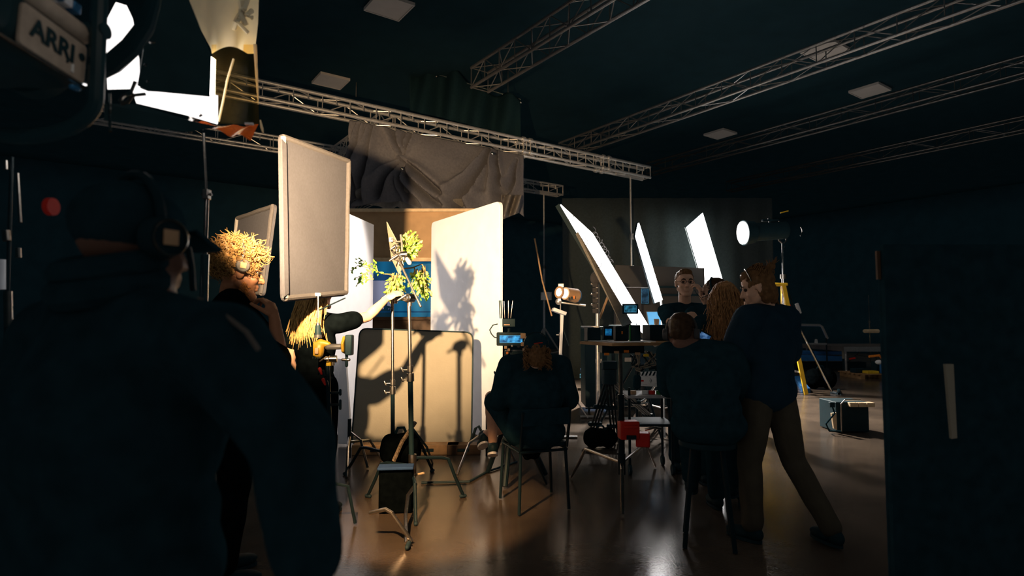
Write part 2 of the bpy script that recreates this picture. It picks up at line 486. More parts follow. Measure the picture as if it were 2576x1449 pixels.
hl = N.new('ShaderNodeMath'); hl.operation = 'MULTIPLY_ADD'; L.new(nz.outputs['Fac'], hl.inputs[0]); hl.inputs[1].default_value = .55; hl.inputs[2].default_value = z_d - .3
ht = N.new('ShaderNodeMath'); ht.operation = 'LESS_THAN'; L.new(sx.outputs['Z'], ht.inputs[0]); L.new(hl.outputs[0], ht.inputs[1])
hill = mixc(mul(ht.outputs[0], left), gry, (.004, .02, .035))
# darker bands on the right half (a rail in the print)
rail = mul(cmp(sx.outputs['Z'], 'LESS_THAN', at(1060, 783, PB).z), cmp(sx.outputs['Z'], 'GREATER_THAN', at(1060, 786, PB).z))
col = mixc(rail, hill, (.003, .03, .09))
wv = N.new('ShaderNodeTexWave'); wv.inputs['Scale'].default_value = 1.1; wv.inputs['Distortion'].default_value = 1.5; L.new(tc.outputs['Object'], wv.inputs['Vector'])
mv = N.new('ShaderNodeMixRGB'); mv.blend_type = 'MULTIPLY'; mv.inputs[0].default_value = .35; L.new(col, mv.inputs[1]); L.new(wv.outputs['Color'], mv.inputs[2])
L.new(mv.outputs[0], b.inputs['Base Color']); L.new(mv.outputs[0], b.inputs['Emission Color']); b.inputs['Emission Strength'].default_value = .9
b.inputs['Roughness'].default_value = .9
bk = MB().hexa([(-2.95, PB, .6), (-.42, PB, .6), (-.42, PB, 2.4), (-2.95, PB, 2.4)], [(-2.95, PB + .02, .6), (-.42, PB + .02, .6), (-.42, PB + .02, 2.4), (-2.95, PB + .02, 2.4)])
o = bk.obj('printed_backing', m, label='glowing blue printed backing seen through the set window', cat='backdrop', smooth=False)
for v in o.data.vertices: v.co.x += (o.location.x - PX); v.co.z += o.location.z
o.location.x = PX; o.location.z = 0
# legs carrying the backing
for x in (-2.85, -.5): bx(x - .03, x + .03, PB + .03, PB + .09, 0, 2.4).obj('backing_post', M_pine, label='pine post behind the ' + ('left' if x < -1 else 'right') + ' end of the blue backing', cat='post')

# poly board leaning in front
PBc = [at(905, 826, 6.62), at(1190, 836, 6.48), at(1186, 1117, 6.35), at(884, 1120, 6.35)]
def board_pts():
    A, B, C_, D = PBc
    out = rounded([A, B, C_, D], .09, 5)
    return out
t = thing('poly_board', 'large cream poly board with rounded corners leaning low before the set', 'poly board', V((-.95, 6.4, .02)))
MB().slab(board_pts(), .05).obj('panel', M_poly, t, bevel=.006, smooth=False)
MB().tube([p + V((0, -.004, 0)) for p in board_pts()], .008, n=6, closed=True).obj('edge_tape', M_blackp, t)
# second, narrow board edge showing at its left
A, B = at(869, 905, 6.66), at(884, 1118, 6.5)
MB().slab([A, A + V((-.15, .03, .02)), B + V((-.15, .03, 0)), B], .04).obj('foam_board', M_white, label='white foam board behind the left edge of the cream poly board', cat='foam board', smooth=False)
# apple boxes under the board
for k, (px, w_, lab) in enumerate(((945, .5, 'low wooden apple box under the left end of the cream poly board'), (1075, .62, 'low wooden apple box under the middle of the cream poly board'), (1165, .34, 'dark low box under the right end of the cream poly board'))):
    c = fl(px, 1146); R = rotz(.04)
    tt_ = thing('apple_box', lab, 'apple box', V((c.x, c.y + .1, 0)), 'apple boxes under the poly board')
    mm = M_dkwood if k == 2 else M_wood
    g = MB()
    g.box((c.x, c.y + .1, .05), (w_, .16, .10), R); g.obj('box', mm, tt_, bevel=.004)
    MB().box((c.x, c.y + .018, .05), (.12, .012, .03), R).obj('hand_slot', M_blackp, tt_)

# ---------------------------------------------------------------- flags
BF = [at(706, 333, 3.62), at(878, 399, 4.40), at(872, 744, 4.40), at(712, 760, 3.62)]
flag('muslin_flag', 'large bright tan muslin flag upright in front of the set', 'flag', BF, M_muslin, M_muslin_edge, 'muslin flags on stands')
# outer cloth layer folded along the near edge
t0 = bpy.data.objects['muslin_flag']
A, D = BF[0], BF[3]; e = (BF[1] - BF[0]).normalized()
MB().slab([A + e * .0 + V((.02, -.03, -.05)), A + e * .05 + V((.02, -.03, -.07)), D + e * .045 + V((.02, -.03, .05)), D + V((.02, -.03, .03))], .012).obj('folded_flap', M_muslin, t0, bevel=.003, smooth=False)
SF = [at(597, 545, 5.2), at(692, 512, 4.6), at(661, 745, 4.6), at(572, 735, 5.2)]
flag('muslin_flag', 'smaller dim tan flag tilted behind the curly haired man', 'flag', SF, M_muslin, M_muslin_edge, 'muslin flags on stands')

# ---------------------------------------------------------------- hanging cloths
def cloth_mat(name, c, rough=.95):
    return mat(name, c, rough, scale=25, var=.12, bump=.2, spec=0)
M_drape = cloth_mat('dusty_black_drape', (.118, .112, .120))
M_drape2 = cloth_mat('black_drape', (.008, .020, .024))
M_lining = cloth_mat('grey_cloth_lining', (.19, .17, .15))
FOLDS = [([(1010, 425), (1040, 470), (1085, 505), (1145, 534)], -.15, 7), ([(1010, 425), (1060, 455), (1115, 498), (1172, 528)], -.15, 8), ([(1010, 425), (1020, 480), (1052, 522)], -.12, 7),
         ([(1010, 425), (982, 455), (950, 492)], -.15, 8), ([(1010, 425), (998, 392), (975, 350)], -.10, 6), ([(1010, 425), (1013, 385), (1014, 345)], -.10, 5), ([(1010, 425), (1026, 390), (1030, 352)], -.09, 6),
         ([(1240, 386), (1224, 430), (1196, 476), (1150, 518)], -.24, 9), ([(1246, 388), (1254, 440), (1260, 492)], -.11, 6), ([(1240, 386), (1234, 440), (1218, 486)], -.09, 6), ([(1300, 420), (1290, 470), (1262, 510)], -.12, 8), ([(930, 355), (925, 430), (905, 500)], -.14, 9), ([(900, 360), (890, 440), (880, 520)], -.14, 9)]
def seg_dist(x, y, line):
    best = (1e9, 0); n = len(line) - 1
    for k, ((x0, y0), (x1, y1)) in enumerate(zip(line, line[1:])):
        L2 = (x1 - x0) ** 2 + (y1 - y0) ** 2; t_ = max(0, min(1, ((x - x0) * (x1 - x0) + (y - y0) * (y1 - y0)) / L2))
        d_ = math.hypot(x - x0 - t_ * (x1 - x0), y - y0 - t_ * (y1 - y0))
        if d_ < best[0]: best = (d_, (k + t_) / n)
    return best
def drape_front(u, v):
    px = 872 + u * (1318 - 872)
    top = MAIN(px); top = V((top.x, top.y, top.z - .16))
    # lower hem sags; scalloped by the two tie points
    b = [(0, 535), (.12, 520), (.3, 505), (.45, 530), (.65, 545), (.8, 535), (.93, 522), (1, 545)]
    for (a0, y0), (a1, y1) in zip(b, b[1:]):
        if a0 <= u <= a1: yb = y0 + (y1 - y0) * (u - a0) / (a1 - a0); break
    bot = at(px, yb, top.y - .1)
    P = lerp(top, bot, v)
    py = 350 + u * 60 + v * (yb - 350 - u * 60)
    off = 0
    for line, amp, wd in FOLDS:
        dd, tt_ = seg_dist(px, py, line)
        w_ = wd * (.35 + 1.0 * tt_)
        off += 1.5 * amp * min(1, .25 + tt_ * 2) * (math.exp(-(dd / w_) ** 2) - .55 * math.exp(-((dd - 2.0 * w_) / (1.1 * w_)) ** 2))
    off -= .16 * math.exp(-((px - 1010) ** 2 + (py - 428) ** 2) / 1800)     # pinched in at the clip
    off += .22 * math.sin(PI * v) * math.sin(PI * u)
    off += .06 * noise.noise(V((u * 5, v * 4, 3)))
    return P + V((-.35, -.9, 0)).normalized() * off
t = thing('hung_cloth', 'dusty dark cloth hung in swags from the long truss over the set', 'cloth', V((MAIN(1095).x, MAIN(1095).y, 3.1)), 'dark cloths hung from the trusses')
MB().grid(drape_front, 150, 64).obj('cloth', M_drape, t, solid=.006)
def lining(u, v):
    px = 905 + u * 330
    top = at(px, 470 - 35 * math.sin(PI * min(1, u * 1.6)), MAIN(px).y + .25)
    bot = at(px + 12 * math.sin(u * 9), 512 + 22 * math.sin(PI * u) + 4 * math.sin(u * 40), MAIN(px).y + .1)
    return lerp(top, bot, v) + V((0, -.12 * math.sin(u * 19 + v * 2) - .2 * math.sin(PI * v), .02 * math.sin(u * 31)))
MB().grid(lining, 60, 14).obj('lining', M_lining, t, solid=.006)
# pale end hanging loose at the right corner
def tail(u, v):
    px = 1262 + 50 * u - 8 * v; py = 490 + v * (66 - 20 * u)
    return at(px, py, MAIN(1290).y - .35 + .22 * math.sin(u * 11 + v * 2))
MB().grid(tail, 20, 12).obj('loose_end', M_lining, t, solid=.005)
g = MB()
for k in range(7):
    p = at(905 + k * 6, 497 + k * 3, MAIN(905).y - .05)
    g.tube([p, p + V((-.10, -.05, -.06)), p + V((-.05 - .03 * k, -.08, -.13 - .02 * (k % 3)))], .008, n=5)
g.obj('tie_cord', M_lining, t)
for px, py in ((1011, 424), (1238, 386)):
    MB().ball(at(px, py, MAIN(px).y - .42), .03).obj('clip', M_chrome, t)
# upper dark cloth, hung behind the near roof truss
UP = 11.6
def drape_up(u, v):
    px = 1030 + u * 280
    yt = 165 + (0 if u < .2 else (u - .2) * 118) + (8 * math.sin(u * 12)); yb = 290 + u * 60
    p = lerp(at(px, yt, UP), at(px, yb, UP), v)
    return p + V((0, .12 * math.sin(u * 26 + v * 1.6) + .08 * math.sin(u * 11 - v * 2), 0))
t = thing('hung_cloth', 'nearly black cloth hung above the long truss with small bright clips', 'cloth', V((-.8, UP, 4.8)), 'dark cloths hung from the trusses')
MB().grid(drape_up, 70, 16).obj('cloth', M_drape2, t, solid=.006)
for px, py in ((1098, 192), (1212, 226), (1310, 257), (1084, 172), (1242, 220)):
    MB().ball(at(px, py, UP - .14), .028).obj('clip', M_chrome, t)
# overhead frame carrying it
MB().tube([at(1040, 166, UP + .05), at(1098, 186, UP + .05), at(1310, 250, UP + .05)], .02).obj('batten', M_blackm, t)

# big black curtain behind the lit panels and dark cloths at the frame edges
def curtain(name, label, x0, x1, d0, d1, z1, m, folds=30, amp=.06, z0=.02, zfn=None):
    def f(u, v):
        x = x0 + (x1 - x0) * u; y = d0 + (d1 - d0) * u
        zt_ = zfn(u) if zfn else z1
        return V((x, y + amp * math.sin(u * folds) * (1 - .4 * v), z0 + (zt_ - z0) * v))
    return MB().grid(f, max(60, int(folds * 3)), 6).obj(name, m, label=label, cat='curtain', solid=.01)
M_serge = cloth_mat('grey_black_serge', (.028, .035, .035))
curtain('black_curtain', 'wide black curtain hanging behind the white light panels', 1.2, 6.2, 14.0, 13.98, 4.3, M_serge, 60, .03)
# ================================================================ big key lamp, upper left
LX = V((-1.092, 1.325, 1.948))                 # lens centre
AX = V((.0, 1, -.06)).normalized()          # where it points
SX = AX.cross(V((0, 0, 1))).normalized()     # its right side
UX = SX.cross(AX)
LAMP_POS = LX + AX * .03
LAMP_AIM = LX + AX
def lp(s, a, u): return LX + SX * s + AX * a + UX * u
t = thing('studio_lamp', 'big silver and black studio lamp with barn doors at the top left', 'lamp', LX - V((0, 0, .2)))
M_silver = mat('satin_silver', (.46, .37, .29), .5, metal=.0, scale=40)
M_bluem = mat('blue_anodised', (.06, .25, .5), .35, metal=.5)
M_seal = mat('housing_black', (.012, .038, .046), .4)
hw, hh = .125, .078
# housing: rounded box from the lens back towards the camera
sec = rounded([V((-hw, -hh, 0)), V((hw, -hh, 0)), V((hw, hh, 0)), V((-hw, hh, 0))], .05, 5)
P0 = [lp(p.x, -.02, p.y) for p in sec]; P1 = [lp(p.x, -.34, p.y) for p in sec]; P2 = [lp(p.x * .8, -.40, p.y * .8) for p in sec]
h_ = MB(); h_.hexa(P0, P1); h_.hexa(P1, P2); h_.obj('housing', M_seal, t, bevel=.004)
# side plates
for sgn in (1, -1):
    s0 = hw * sgn
    A = [lp(s0, -.022, -.068), lp(s0, -.20, -.068), lp(s0, -.20, .020), lp(s0, -.022, .020)]
    o_ = MB(); o_.slab(rounded(A, .012), .008, SX * sgn); sp_ = o_.obj('side_plate', M_silver, t, bevel=.002, smooth=False)
    if sgn == 1:
        # raised lettering on the plate, read from the front end
        import bpy as _b
        def lettering(txt, size, a0, u0, name):
            fd = _b.data.curves.new(name, 'FONT'); fd.body = txt; fd.size = size; fd.extrude = .0012; fd.offset = size * .022
            fd.space_character = 1.0; fd.align_x = 'CENTER'; fd.align_y = 'CENTER'
            fo = _b.data.objects.new('tmp', fd); COL.objects.link(fo)
            dg = _b.context.evaluated_depsgraph_get(); dg.update()
            me = _b.data.meshes.new_from_object(fo.evaluated_get(dg)); _b.data.objects.remove(fo)
            mb = MB(); mb.bm.from_mesh(me)
            R = basis(AX, UX, SX).to_4x4(); R.translation = lp(hw + .0095, a0, u0)
            mb.bm.transform(R)
            return mb.obj(name, M_seal, sp_, smooth=False)
        lettering('ARRI', .056, -.118, -.021, 'lettering')
        MB().cyl(lp(hw + .006, -.038, -.012), lp(hw + .011, -.038, -.012), .0085, n=20).obj('dot_mark', M_seal, sp_)
        MB().box(lp(hw + .009, -.062, -.050), (.006, .003, .018), basis(AX, SX, UX)).obj('mark', M_paper, sp_)
        MB().ball(lp(hw + .010, -.078, -.043), .003).obj('screw', M_seal, sp_)
# bright lower rail and rounded top rail
MB().tube([lp(hw + .008, -.022, -.075), lp(hw + .008, -.36, -.075)], .0045).obj('lower_rail', M_chrome, t)
MB().tube([lp(hw - .006, -.02, .048), lp(hw - .006, -.33, .048)], .022, n=14).obj('top_rail', M_silver, t)
MB().tube([lp(hw - .02, -.09, .095), lp(hw - .02, -.34, .095)], .012, n=10).obj('handle_bar', M_white, t)
for a, m_ in ((-.05, M_bluem), (-.075, M_white), (-.10, M_bluem)):
    MB().box(lp(hw - .01, a, .098), (.02, .022, .022), basis(SX, AX, UX)).obj('terminal_block', m_, t, bevel=.002)
MB().caps(lp(hw + .02, -.022, .028), .004, lp(hw + .02, -.008, .036), .004).obj('catch', M_chrome, t)
MB().caps(lp(hw + .004, -.035, -.085), .006, lp(hw + .004, -.052, -.087), .006).obj('latch_knob', M_bluem, t)

MB().cyl(lp(0, -.02, 0), lp(0, .02, 0), .085, n=32).obj('front_ring', M_seal, t)
# stirrup: two arms and a bottom bow
yk = []
for k in range(33):
    q = PI * k / 32
    yk.append(lp(.0, -.02, 0) + SX * (.155 * math.cos(q)) + V((0, 0, -.10 - .085 * math.sin(q))))
yk = [yk[0] + V((0, 0, .40)), yk[0] + V((0, 0, .12))] + yk + [yk[-1] + V((0, 0, .12)), yk[-1] + V((0, 0, .40))]
MB().tube(yk, .017, n=10).obj('yoke', M_seal, t)
for sgn in (1, -1): MB().cyl(lp(.12 * sgn, -.02, .06), lp(.172 * sgn, -.02, .06), .018, n=16).obj('tilt_knob', M_seal, t)
# round hood edge seen as a black bow against the white diffuser
MB().tube([at(x, y, 1.47) for x, y in ((392, -40), (384, 10), (366, 66), (330, 118), (283, 160), (225, 190), (160, 200))], [.016, .018, .021, .024, .025, .024, .02], n=10).obj('hood_edge', M_seal, t)
# glowing diffuser cloth stretched over the front of the doors
M_glow = mat('glowing_diffuser', (.8, .8, .8), .6, emit=(1, .95, .93), es=2.0, var=.02)
M_glow2 = mat('glowing_door_face', (.8, .8, .8), .6, emit=(1, .93, .86), es=8.0, var=.02)
def sheet(pts, d0, d1, x0=262., x1=548.): return [at(x, y, d0 + (d1 - d0) * (x - x0) / (x1 - x0)) for x, y in pts]
MB().slab(sheet([(264, 60), (292, 6), (318, 14), (334, 48), (350, 150), (352, 222), (272, 224)], 1.56, 1.78), .003).obj('glow_sheet', M_glow, t, smooth=False)
MB().slab(sheet([(330, 214), (352, 222), (372, 230), (470, 236), (548, 240), (548, 311), (470, 288), (345, 258)], 1.56, 1.82), .003).obj('glow_sheet', M_glow, t, smooth=False)
MB().slab(sheet([(206, 212), (234, 200), (234, 216), (196, 214)], 1.50, 1.7), .003).obj('glow_sheet', M_glow, t, smooth=False)
MB().tube([at(275, 235, 1.53), at(277, 330, 1.50)], .004).obj('door_edge', M_chrome, t)
# right door, its black outer side towards the camera
M_door = mat('barn_door_black', (.025, .055, .06), .5, metal=.0, spec=.3)
MB().slab(sheet([(372, 58), (392, -60), (452, -60), (520, 110), (532, 140), (528, 243), (370, 228), (346, 214)], 1.52, 1.74), .003).obj('barn_door', M_door, t, smooth=False)
for x, y in ((372, 205), (366, 163)): MB().ball(at(x, y, 1.53), .004).obj('rivet', M_blackp, t)
MB().ball(at(373, 66, 1.5), .004, (.7, 1, 2)).obj('rivet', M_chrome, t)
MB().ball(at(383, 107, 1.5), .004, (2, 1, .6)).obj('rivet', M_steel, t)
# underside of the bottom door
MB().slab(sheet([(262, 262), (345, 262), (480, 304), (548, 318), (470, 330), (262, 300)], 1.54, 1.80), .003, V((0, 0, -1))).obj('barn_door', M_door, t, smooth=False)
# left door: light on its inner face put in as a glowing strip
MB().slab([at(512, 128, 1.97), at(543, 150, 2.2), at(540, 306, 2.2), at(512, 300, 1.97)], .004).obj('glow_sheet', M_glow2, t, smooth=False)
# silver spring clamps on the doors
def clamp(px, py, d, label, ang=0, s=1.0):
    c = at(px, py, d); tt = thing('spring_clamp', label, 'clamp', c - V((0, 0, .03)), 'spring clamps on the lamp')
    R = Matrix.Rotation(ang, 3, 'Y')
    for sg in (1, -1):
        P = [c + R @ (V((sg * a, 0, b)) * s) for a, b in ((.022, .03), (.004, .002), (.010, -.02), (.003, -.035))]
        MB().tube(P, .005 * s, n=8).obj('jaw', M_steel, tt)
    MB().cyl(c + V((0, -.008 * s, 0)), c + V((0, .008 * s, 0)), .007 * s, n=10).obj('spring', M_chrome, tt)
clamp(330, 238, 1.53, 'silver spring clamp at the inner corner of the lamp door', .9)
clamp(483, 305, 1.78, 'silver spring clamp holding the orange gel below the lamp', .3)
# cream diffusion sheet hanging in a fold and clear amber gel under it
M_cream = mat('cream_diffusion', (.88, .76, .52), .5, scale=5, var=.1, trans=.45)
def edge_lerp(tab, v):
    for (a, x0), (b, x1) in zip(tab, tab[1:]):
        if a <= v <= b: return x0 + (x1 - x0) * (v - a) / (b - a)
    return tab[-1][1]
def gel_up(u, v):
    y = -30 + v * 165
    x0 = edge_lerp([(-30, 458), (40, 487), (125, 532), (140, 534)], y); x1 = edge_lerp([(-30, 652), (60, 649), (140, 640)], y)
    yy = y + (30 * math.sin(PI * u) * v if u > .15 else 0) * 0 - 18 * math.sin(PI * min(1, u * 1.2)) * v
    return at(x0 + (x1 - x0) * u, yy, 2.02 + .05 * math.sin(u * 6 + v) + .06 * u)
g0 = thing('diffusion_sheet', 'cream diffusion sheet hanging in folds at the top of the lamp', 'gel sheet', at(580, 150, 2.04), 'gels on the lamp')
MB().grid(gel_up, 24, 14).obj('sheet', M_cream, g0)
g = MB()
for k in range(9):
    p = at(612 + random.uniform(-8, 30), random.uniform(-5, 40), 2.0)
    g.tube([p, p + V((random.uniform(-.02, .02), -.02, random.uniform(-.05, -.01))), p + V((random.uniform(-.03, .03), 0, random.uniform(-.07, -.02)))], random.uniform(.004, .010), n=6)
g.obj('crumpled_corner', M_cream, g0)
def gel_mat(name, c, tf, gc):
    m = bpy.data.materials.new(name); m.use_nodes = True; nt = m.node_tree; N = nt.nodes; L = nt.links
    b = N['Principled BSDF']; b.inputs['Base Color'].default_value = gc + (1,); b.inputs['Roughness'].default_value = .18
    nz = N.new('ShaderNodeTexNoise'); nz.inputs['Scale'].default_value = 6; tc = N.new('ShaderNodeTexCoord'); L.new(tc.outputs['Object'], nz.inputs['Vector'])
    mr = N.new('ShaderNodeMapRange'); mr.inputs['To Min'].default_value = tf - .05; mr.inputs['To Max'].default_value = tf + .04; L.new(nz.outputs['Fac'], mr.inputs['Value'])
    tr = N.new('ShaderNodeBsdfTransparent'); tr.inputs['Color'].default_value = c + (1,)
    tl = N.new('ShaderNodeBsdfTranslucent'); tl.inputs['Color'].default_value = gc + (1,)
    m0 = N.new('ShaderNodeMixShader'); m0.inputs[0].default_value = .5; L.new(b.outputs[0], m0.inputs[1]); L.new(tl.outputs[0], m0.inputs[2])
    mx = N.new('ShaderNodeMixShader'); L.new(mr.outputs[0], mx.inputs[0]); L.new(m0.outputs[0], mx.inputs[1]); L.new(tr.outputs[0], mx.inputs[2])
    L.new(mx.outputs[0], N['Material Output'].inputs['Surface']); return m
M_amber = gel_mat('amber_gel', (.96, .78, .42), .975, (.35, .22, .06))
M_ogel = gel_mat('orange_gel', (.95, .35, .08), .12, (.95, .17, .03))
def gel_lo(u, v):
    y = 112 + v * 200
    x0 = edge_lerp([(100, 531), (210, 538), (320, 546)], y); x1 = edge_lerp([(100, 641), (180, 645), (320, 653)], y)
    return at(x0 + (x1 - x0) * u, y, 2.05 + .05 * math.sin(u * 5 + v * .6))
t1_ = thing('amber_gel', 'clear amber gel film hanging below the cream sheet beside the lamp', 'gel sheet', at(590, 310, 2.05), 'gels on the lamp')
MB().grid(gel_lo, 20, 14).obj('film', M_amber, t1_)
MB().tube([gel_lo(1, k / 8) for k in range(7)], [.006, .006, .005, .005, .004, .003, .002], n=6).obj('folded_edge', M_cream, t1_)
MB().tube([at(588, 148, 2.03), at(572, 200, 2.04), at(560, 260, 2.04), at(550, 306, 2.04)], .0035, n=6).obj('crease', M_cream, t1_)
# orange gel folded over the bottom door, seen nearly edge on
LP_ = V((-1.0, 1.9, 2.03))
O = [V((x, y, 1.35 + .3115 * (1.9 + y) - 2.03)) for x, y in ((.02, -.02), (.062, .13), (.17, .12), (.15, -.02))]
def og(u, v):
    a = lerp(at(492, 311, 1.84), at(652, 318, 1.95), u); b_ = lerp(at(500, 318, 1.82), at(632, 351, 1.86), u)
    return lerp(a, b_, v) + V((0, -.012 * math.sin(u * 9), .006 * math.sin(u * 14 + v * 3)))
t2_ = thing('orange_gel', 'red orange gel folded over the bottom of the lamp', 'gel sheet', at(580, 345, 1.86), 'gels on the lamp')
MB().grid(og, 18, 8).obj('film', M_ogel, t2_)
MB().box(at(627, 312, 1.9), (.026, .01, .007)).obj('peg', M_paper, t2_)
MB().tube([at(655, 302, 1.95), at(659, 322, 1.95), at(662, 335, 1.95)], [.002, .005, .002], n=6).obj('film_tip', M_cream, t2_)
LAMP_POS = LP_ + V((0, .23, 0))
LAMP_AIM = LAMP_POS + V((-.07, 1, .015))
# support pole of the lamp, lit down one side
t3_ = thing('lamp_stand', 'tall thin lamp stand under the amber gel, behind the cap', 'stand', V((at(512, 600, 2.3).x, 2.3, 0)))
def pole(px0, py0, px1, py1, d, r, nm, m=M_steel, par=t3_): return MB().cyl(at(px0, py0, d), at(px1, py1, d), r, n=12).obj(nm, m, par)
xs_ = at(514, 700, 2.3).x
MB().cyl(V((xs_, 2.3, .06)), V((xs_, 2.3, at(512, 640, 2.3).z)), .016, n=14).obj('lower_tube', M_chrome, t3_)
MB().cyl(V((xs_, 2.3, at(512, 660, 2.3).z)), V((xs_, 2.3, at(512, 480, 2.3).z)), .009, n=12).obj('middle_tube', M_steel, t3_)
MB().cyl(V((xs_, 2.3, at(512, 500, 2.3).z)), at(512, 335, 2.28), .006, n=10).obj('upper_tube', M_steel, t3_)
zc = at(512, 489, 2.3).z
MB().box((xs_, 2.3, zc), (.022, .03, .04)).obj('clamp_collar', M_steel, t3_, bevel=.003)
MB().cyl((xs_ - .02, 2.3, zc), (xs_ + .02, 2.3, zc), .006).obj('clamp_screw', M_chrome, t3_)
for q in (0.3, 2.4, 4.5):
    MB().tube([V((xs_, 2.3, .35)), V((xs_ + .38 * math.cos(q), 2.3 + .38 * math.sin(q), .30)), V((xs_ + .5 * math.cos(q), 2.3 + .5 * math.sin(q), .012))], .011).obj('leg', M_steel, t3_)
# ================================================================ people
class Pose:
    pass
DEF = dict(pelvis=(0, 0, .95), waist=(0, .0, 1.09), chest=(0, 0, 1.27), neck=(0, -.015, 1.455), head=(0, .02, 1.615),
           shL=(-.175, -.01, 1.405), shR=(.175, -.01, 1.405), elL=(-.225, -.04, 1.11), elR=(.225, -.04, 1.11), wrL=(-.235, .05, .87), wrR=(.235, .05, .87),
           hipL=(-.09, 0, .93), hipR=(.09, 0, .93), knL=(-.10, .03, .50), knR=(.10, .03, .50), anL=(-.10, -.02, .085), anR=(.10, -.02, .085))

def person(label, x, y, yaw, H=1.75, J=None, skin=None, top=None, top_m=None, sleeve=.55, bottoms='trousers', bot_m=None, shoe_m=None, hyaw=0, hpitch=0, hroll=0,
           curlL=.5, curlR=.5, hdirL=None, hdirR=None, hnL=None, hnR=None, vox=.007, fat=1.0, hem=0.0, loose=1.0, top_name='shirt', headscale=1.0, soles=False, sockless=True):
    k = H / 1.75; a = math.radians(yaw)
    fw = V((math.sin(a), math.cos(a), 0)); rt = V((math.cos(a), -math.sin(a), 0)); up = V((0, 0, 1))
    root = V((x, y, 0))
    def Lw(p): return root + (rt * p[0] + fw * p[1] + up * p[2]) * k
    S = Pose(); S.Lw = Lw; S.k = k
    j = {}
    J = J or {}
    for n, p in DEF.items():
        q = J.get(n, p)
        j[n] = V(q[1]) if q[0] == 'w' else Lw(q)
    S.j = j
    t = thing('person', label, 'person', root); S.t = t
    skin = skin or M_skin
    # ------- spine frames
    side = (j['shR'] - j['shL']).normalized()
    def frame(p, q):
        z = (q - p).normalized(); s_ = (side - z * side.dot(z)).normalized(); f_ = z.cross(s_)
        return basis(s_, f_, z)
    R1 = frame(j['pelvis'], j['waist']); R2 = frame(j['waist'], j['chest']); R3 = frame(j['chest'], j['neck'])
    def torso(mb, g, bot=True):
        if bot: mb.ball(j['pelvis'] + V((0, 0, .01)), 1, ((.155 * fat + g) * k, (.105 * fat + g) * k, (.115 + g) * k), R1, 20)
        mb.ball(lerp(j['pelvis'], j['waist'], .75), 1, ((.138 * fat + g) * k, (.098 * fat + g) * k, (.15 + g) * k), R1, 20)
        mb.ball(lerp(j['waist'], j['chest'], .75), 1, ((.150 * fat + g) * k, (.108 * fat + g) * k, (.19 + g) * k), R2, 20)
        mb.ball(lerp(j['chest'], j['neck'], .4), 1, ((.150 + g) * k, (.090 + g) * k, (.125 + g) * k), R3, 20)
    def shoulders(mb, g):
        for s_ in ('L', 'R'):
            mb.caps(lerp(j['chest'], j['neck'], .86) + (j['sh' + s_] - j['neck']) * .15, (.058 + g) * k, j['sh' + s_], (.058 + g) * k)
    b = MB()
    torso(b, 0); shoulders(b, 0)
    for s_ in ('L', 'R'):
        b.chain([j['sh' + s_], j['el' + s_]], [.052 * k, .040 * k]); b.chain([j['el' + s_], lerp(j['el' + s_], j['wr' + s_], .3), j['wr' + s_]], [.040 * k, .042 * k, .027 * k])
        b.chain([j['hip' + s_], lerp(j['hip' + s_], j['kn' + s_], .35), j['kn' + s_]], [.085 * k, .082 * k, .055 * k])
        b.chain([j['kn' + s_], lerp(j['kn' + s_], j['an' + s_], .3), j['an' + s_]], [.052 * k, .056 * k, .035 * k])
        hand(b, j['wr' + s_], (j['wr' + s_] - j['el' + s_]).normalized() if not (hdirR if s_ == 'R' else hdirL) else (hdirR if s_ == 'R' else hdirL),
             (hnR if s_ == 'R' else hnL) or (-rt if s_ == 'R' else rt), curlR if s_ == 'R' else curlL, k, 1 if s_ == 'R' else -1)
    # ------- head
    ha = math.radians(yaw + hyaw); hf = V((math.sin(ha), math.cos(ha), 0)); hr = V((math.cos(ha), -math.sin(ha), 0))
    Rp = Matrix.Rotation(math.radians(hpitch), 3, hr); hf = Rp @ hf; hu = Rp @ V((0, 0, 1))
    Rr = Matrix.Rotation(math.radians(hroll), 3, hf); hr = Rr @ hr; hu = Rr @ hu
    HR = basis(hr, hf, hu); hk = k * headscale
    def Hd(q): return j['head'] + HR @ (V(q) * hk)
    S.Hd = Hd; S.HR = HR; S.hk = hk
    def hb(c, r): b.ball(Hd(c), 1, [q * hk for q in r], HR, 18)
    hb((0, -.012, .028), (.076, .096, .088)); hb((0, .025, -.035), (.062, .068, .088)); hb((0, .045, .045), (.060, .045, .045))
    for s_ in (-1, 1):
        b.caps(Hd((s_ * .052, .0, -.055)), .022 * hk, Hd((s_ * .018, .072, -.108)), .020 * hk)
        hb((s_ * .038, .062, -.030), (.024, .022, .024)); hb((s_ * .032, .082, .024), (.024, .011, .010))
        hb((s_ * .080, -.006, -.008), (.010, .021, .033)); hb((s_ * .084, -.012, .008), (.008, .018, .016))
    b.caps(Hd((0, .086, .012)), .009 * hk, Hd((0, .110, -.030)), .014 * hk); hb((.012, .098, -.034), (.010, .011, .009)); hb((-.012, .098, -.034), (.010, .011, .009))
    hb((0, .088, -.060), (.026, .012, .008)); hb((0, .086, -.074), (.022, .012, .008)); hb((0, .080, -.108), (.022, .018, .017))
    b.chain([lerp(j['chest'], j['neck'], .8), j['neck'], Hd((0, -.02, -.07))], [.07 * k, .056 * k, .054 * k])
    body = remesh(b, vox, 3).obj('body', skin, t); S.body = body
    for s_ in (-1, 1):
        e = MB(); e.ball(Hd((s_ * .032, .076, .006)), .0125 * hk); e.obj('eye', M_eye, t)
        MB().tube([Hd((s_ * .014, .094, .027)), Hd((s_ * .033, .096, .032)), Hd((s_ * .052, .082, .026))], [.004 * hk, .005 * hk, .002 * hk], n=6).obj('eyebrow', M_darkhair, t)
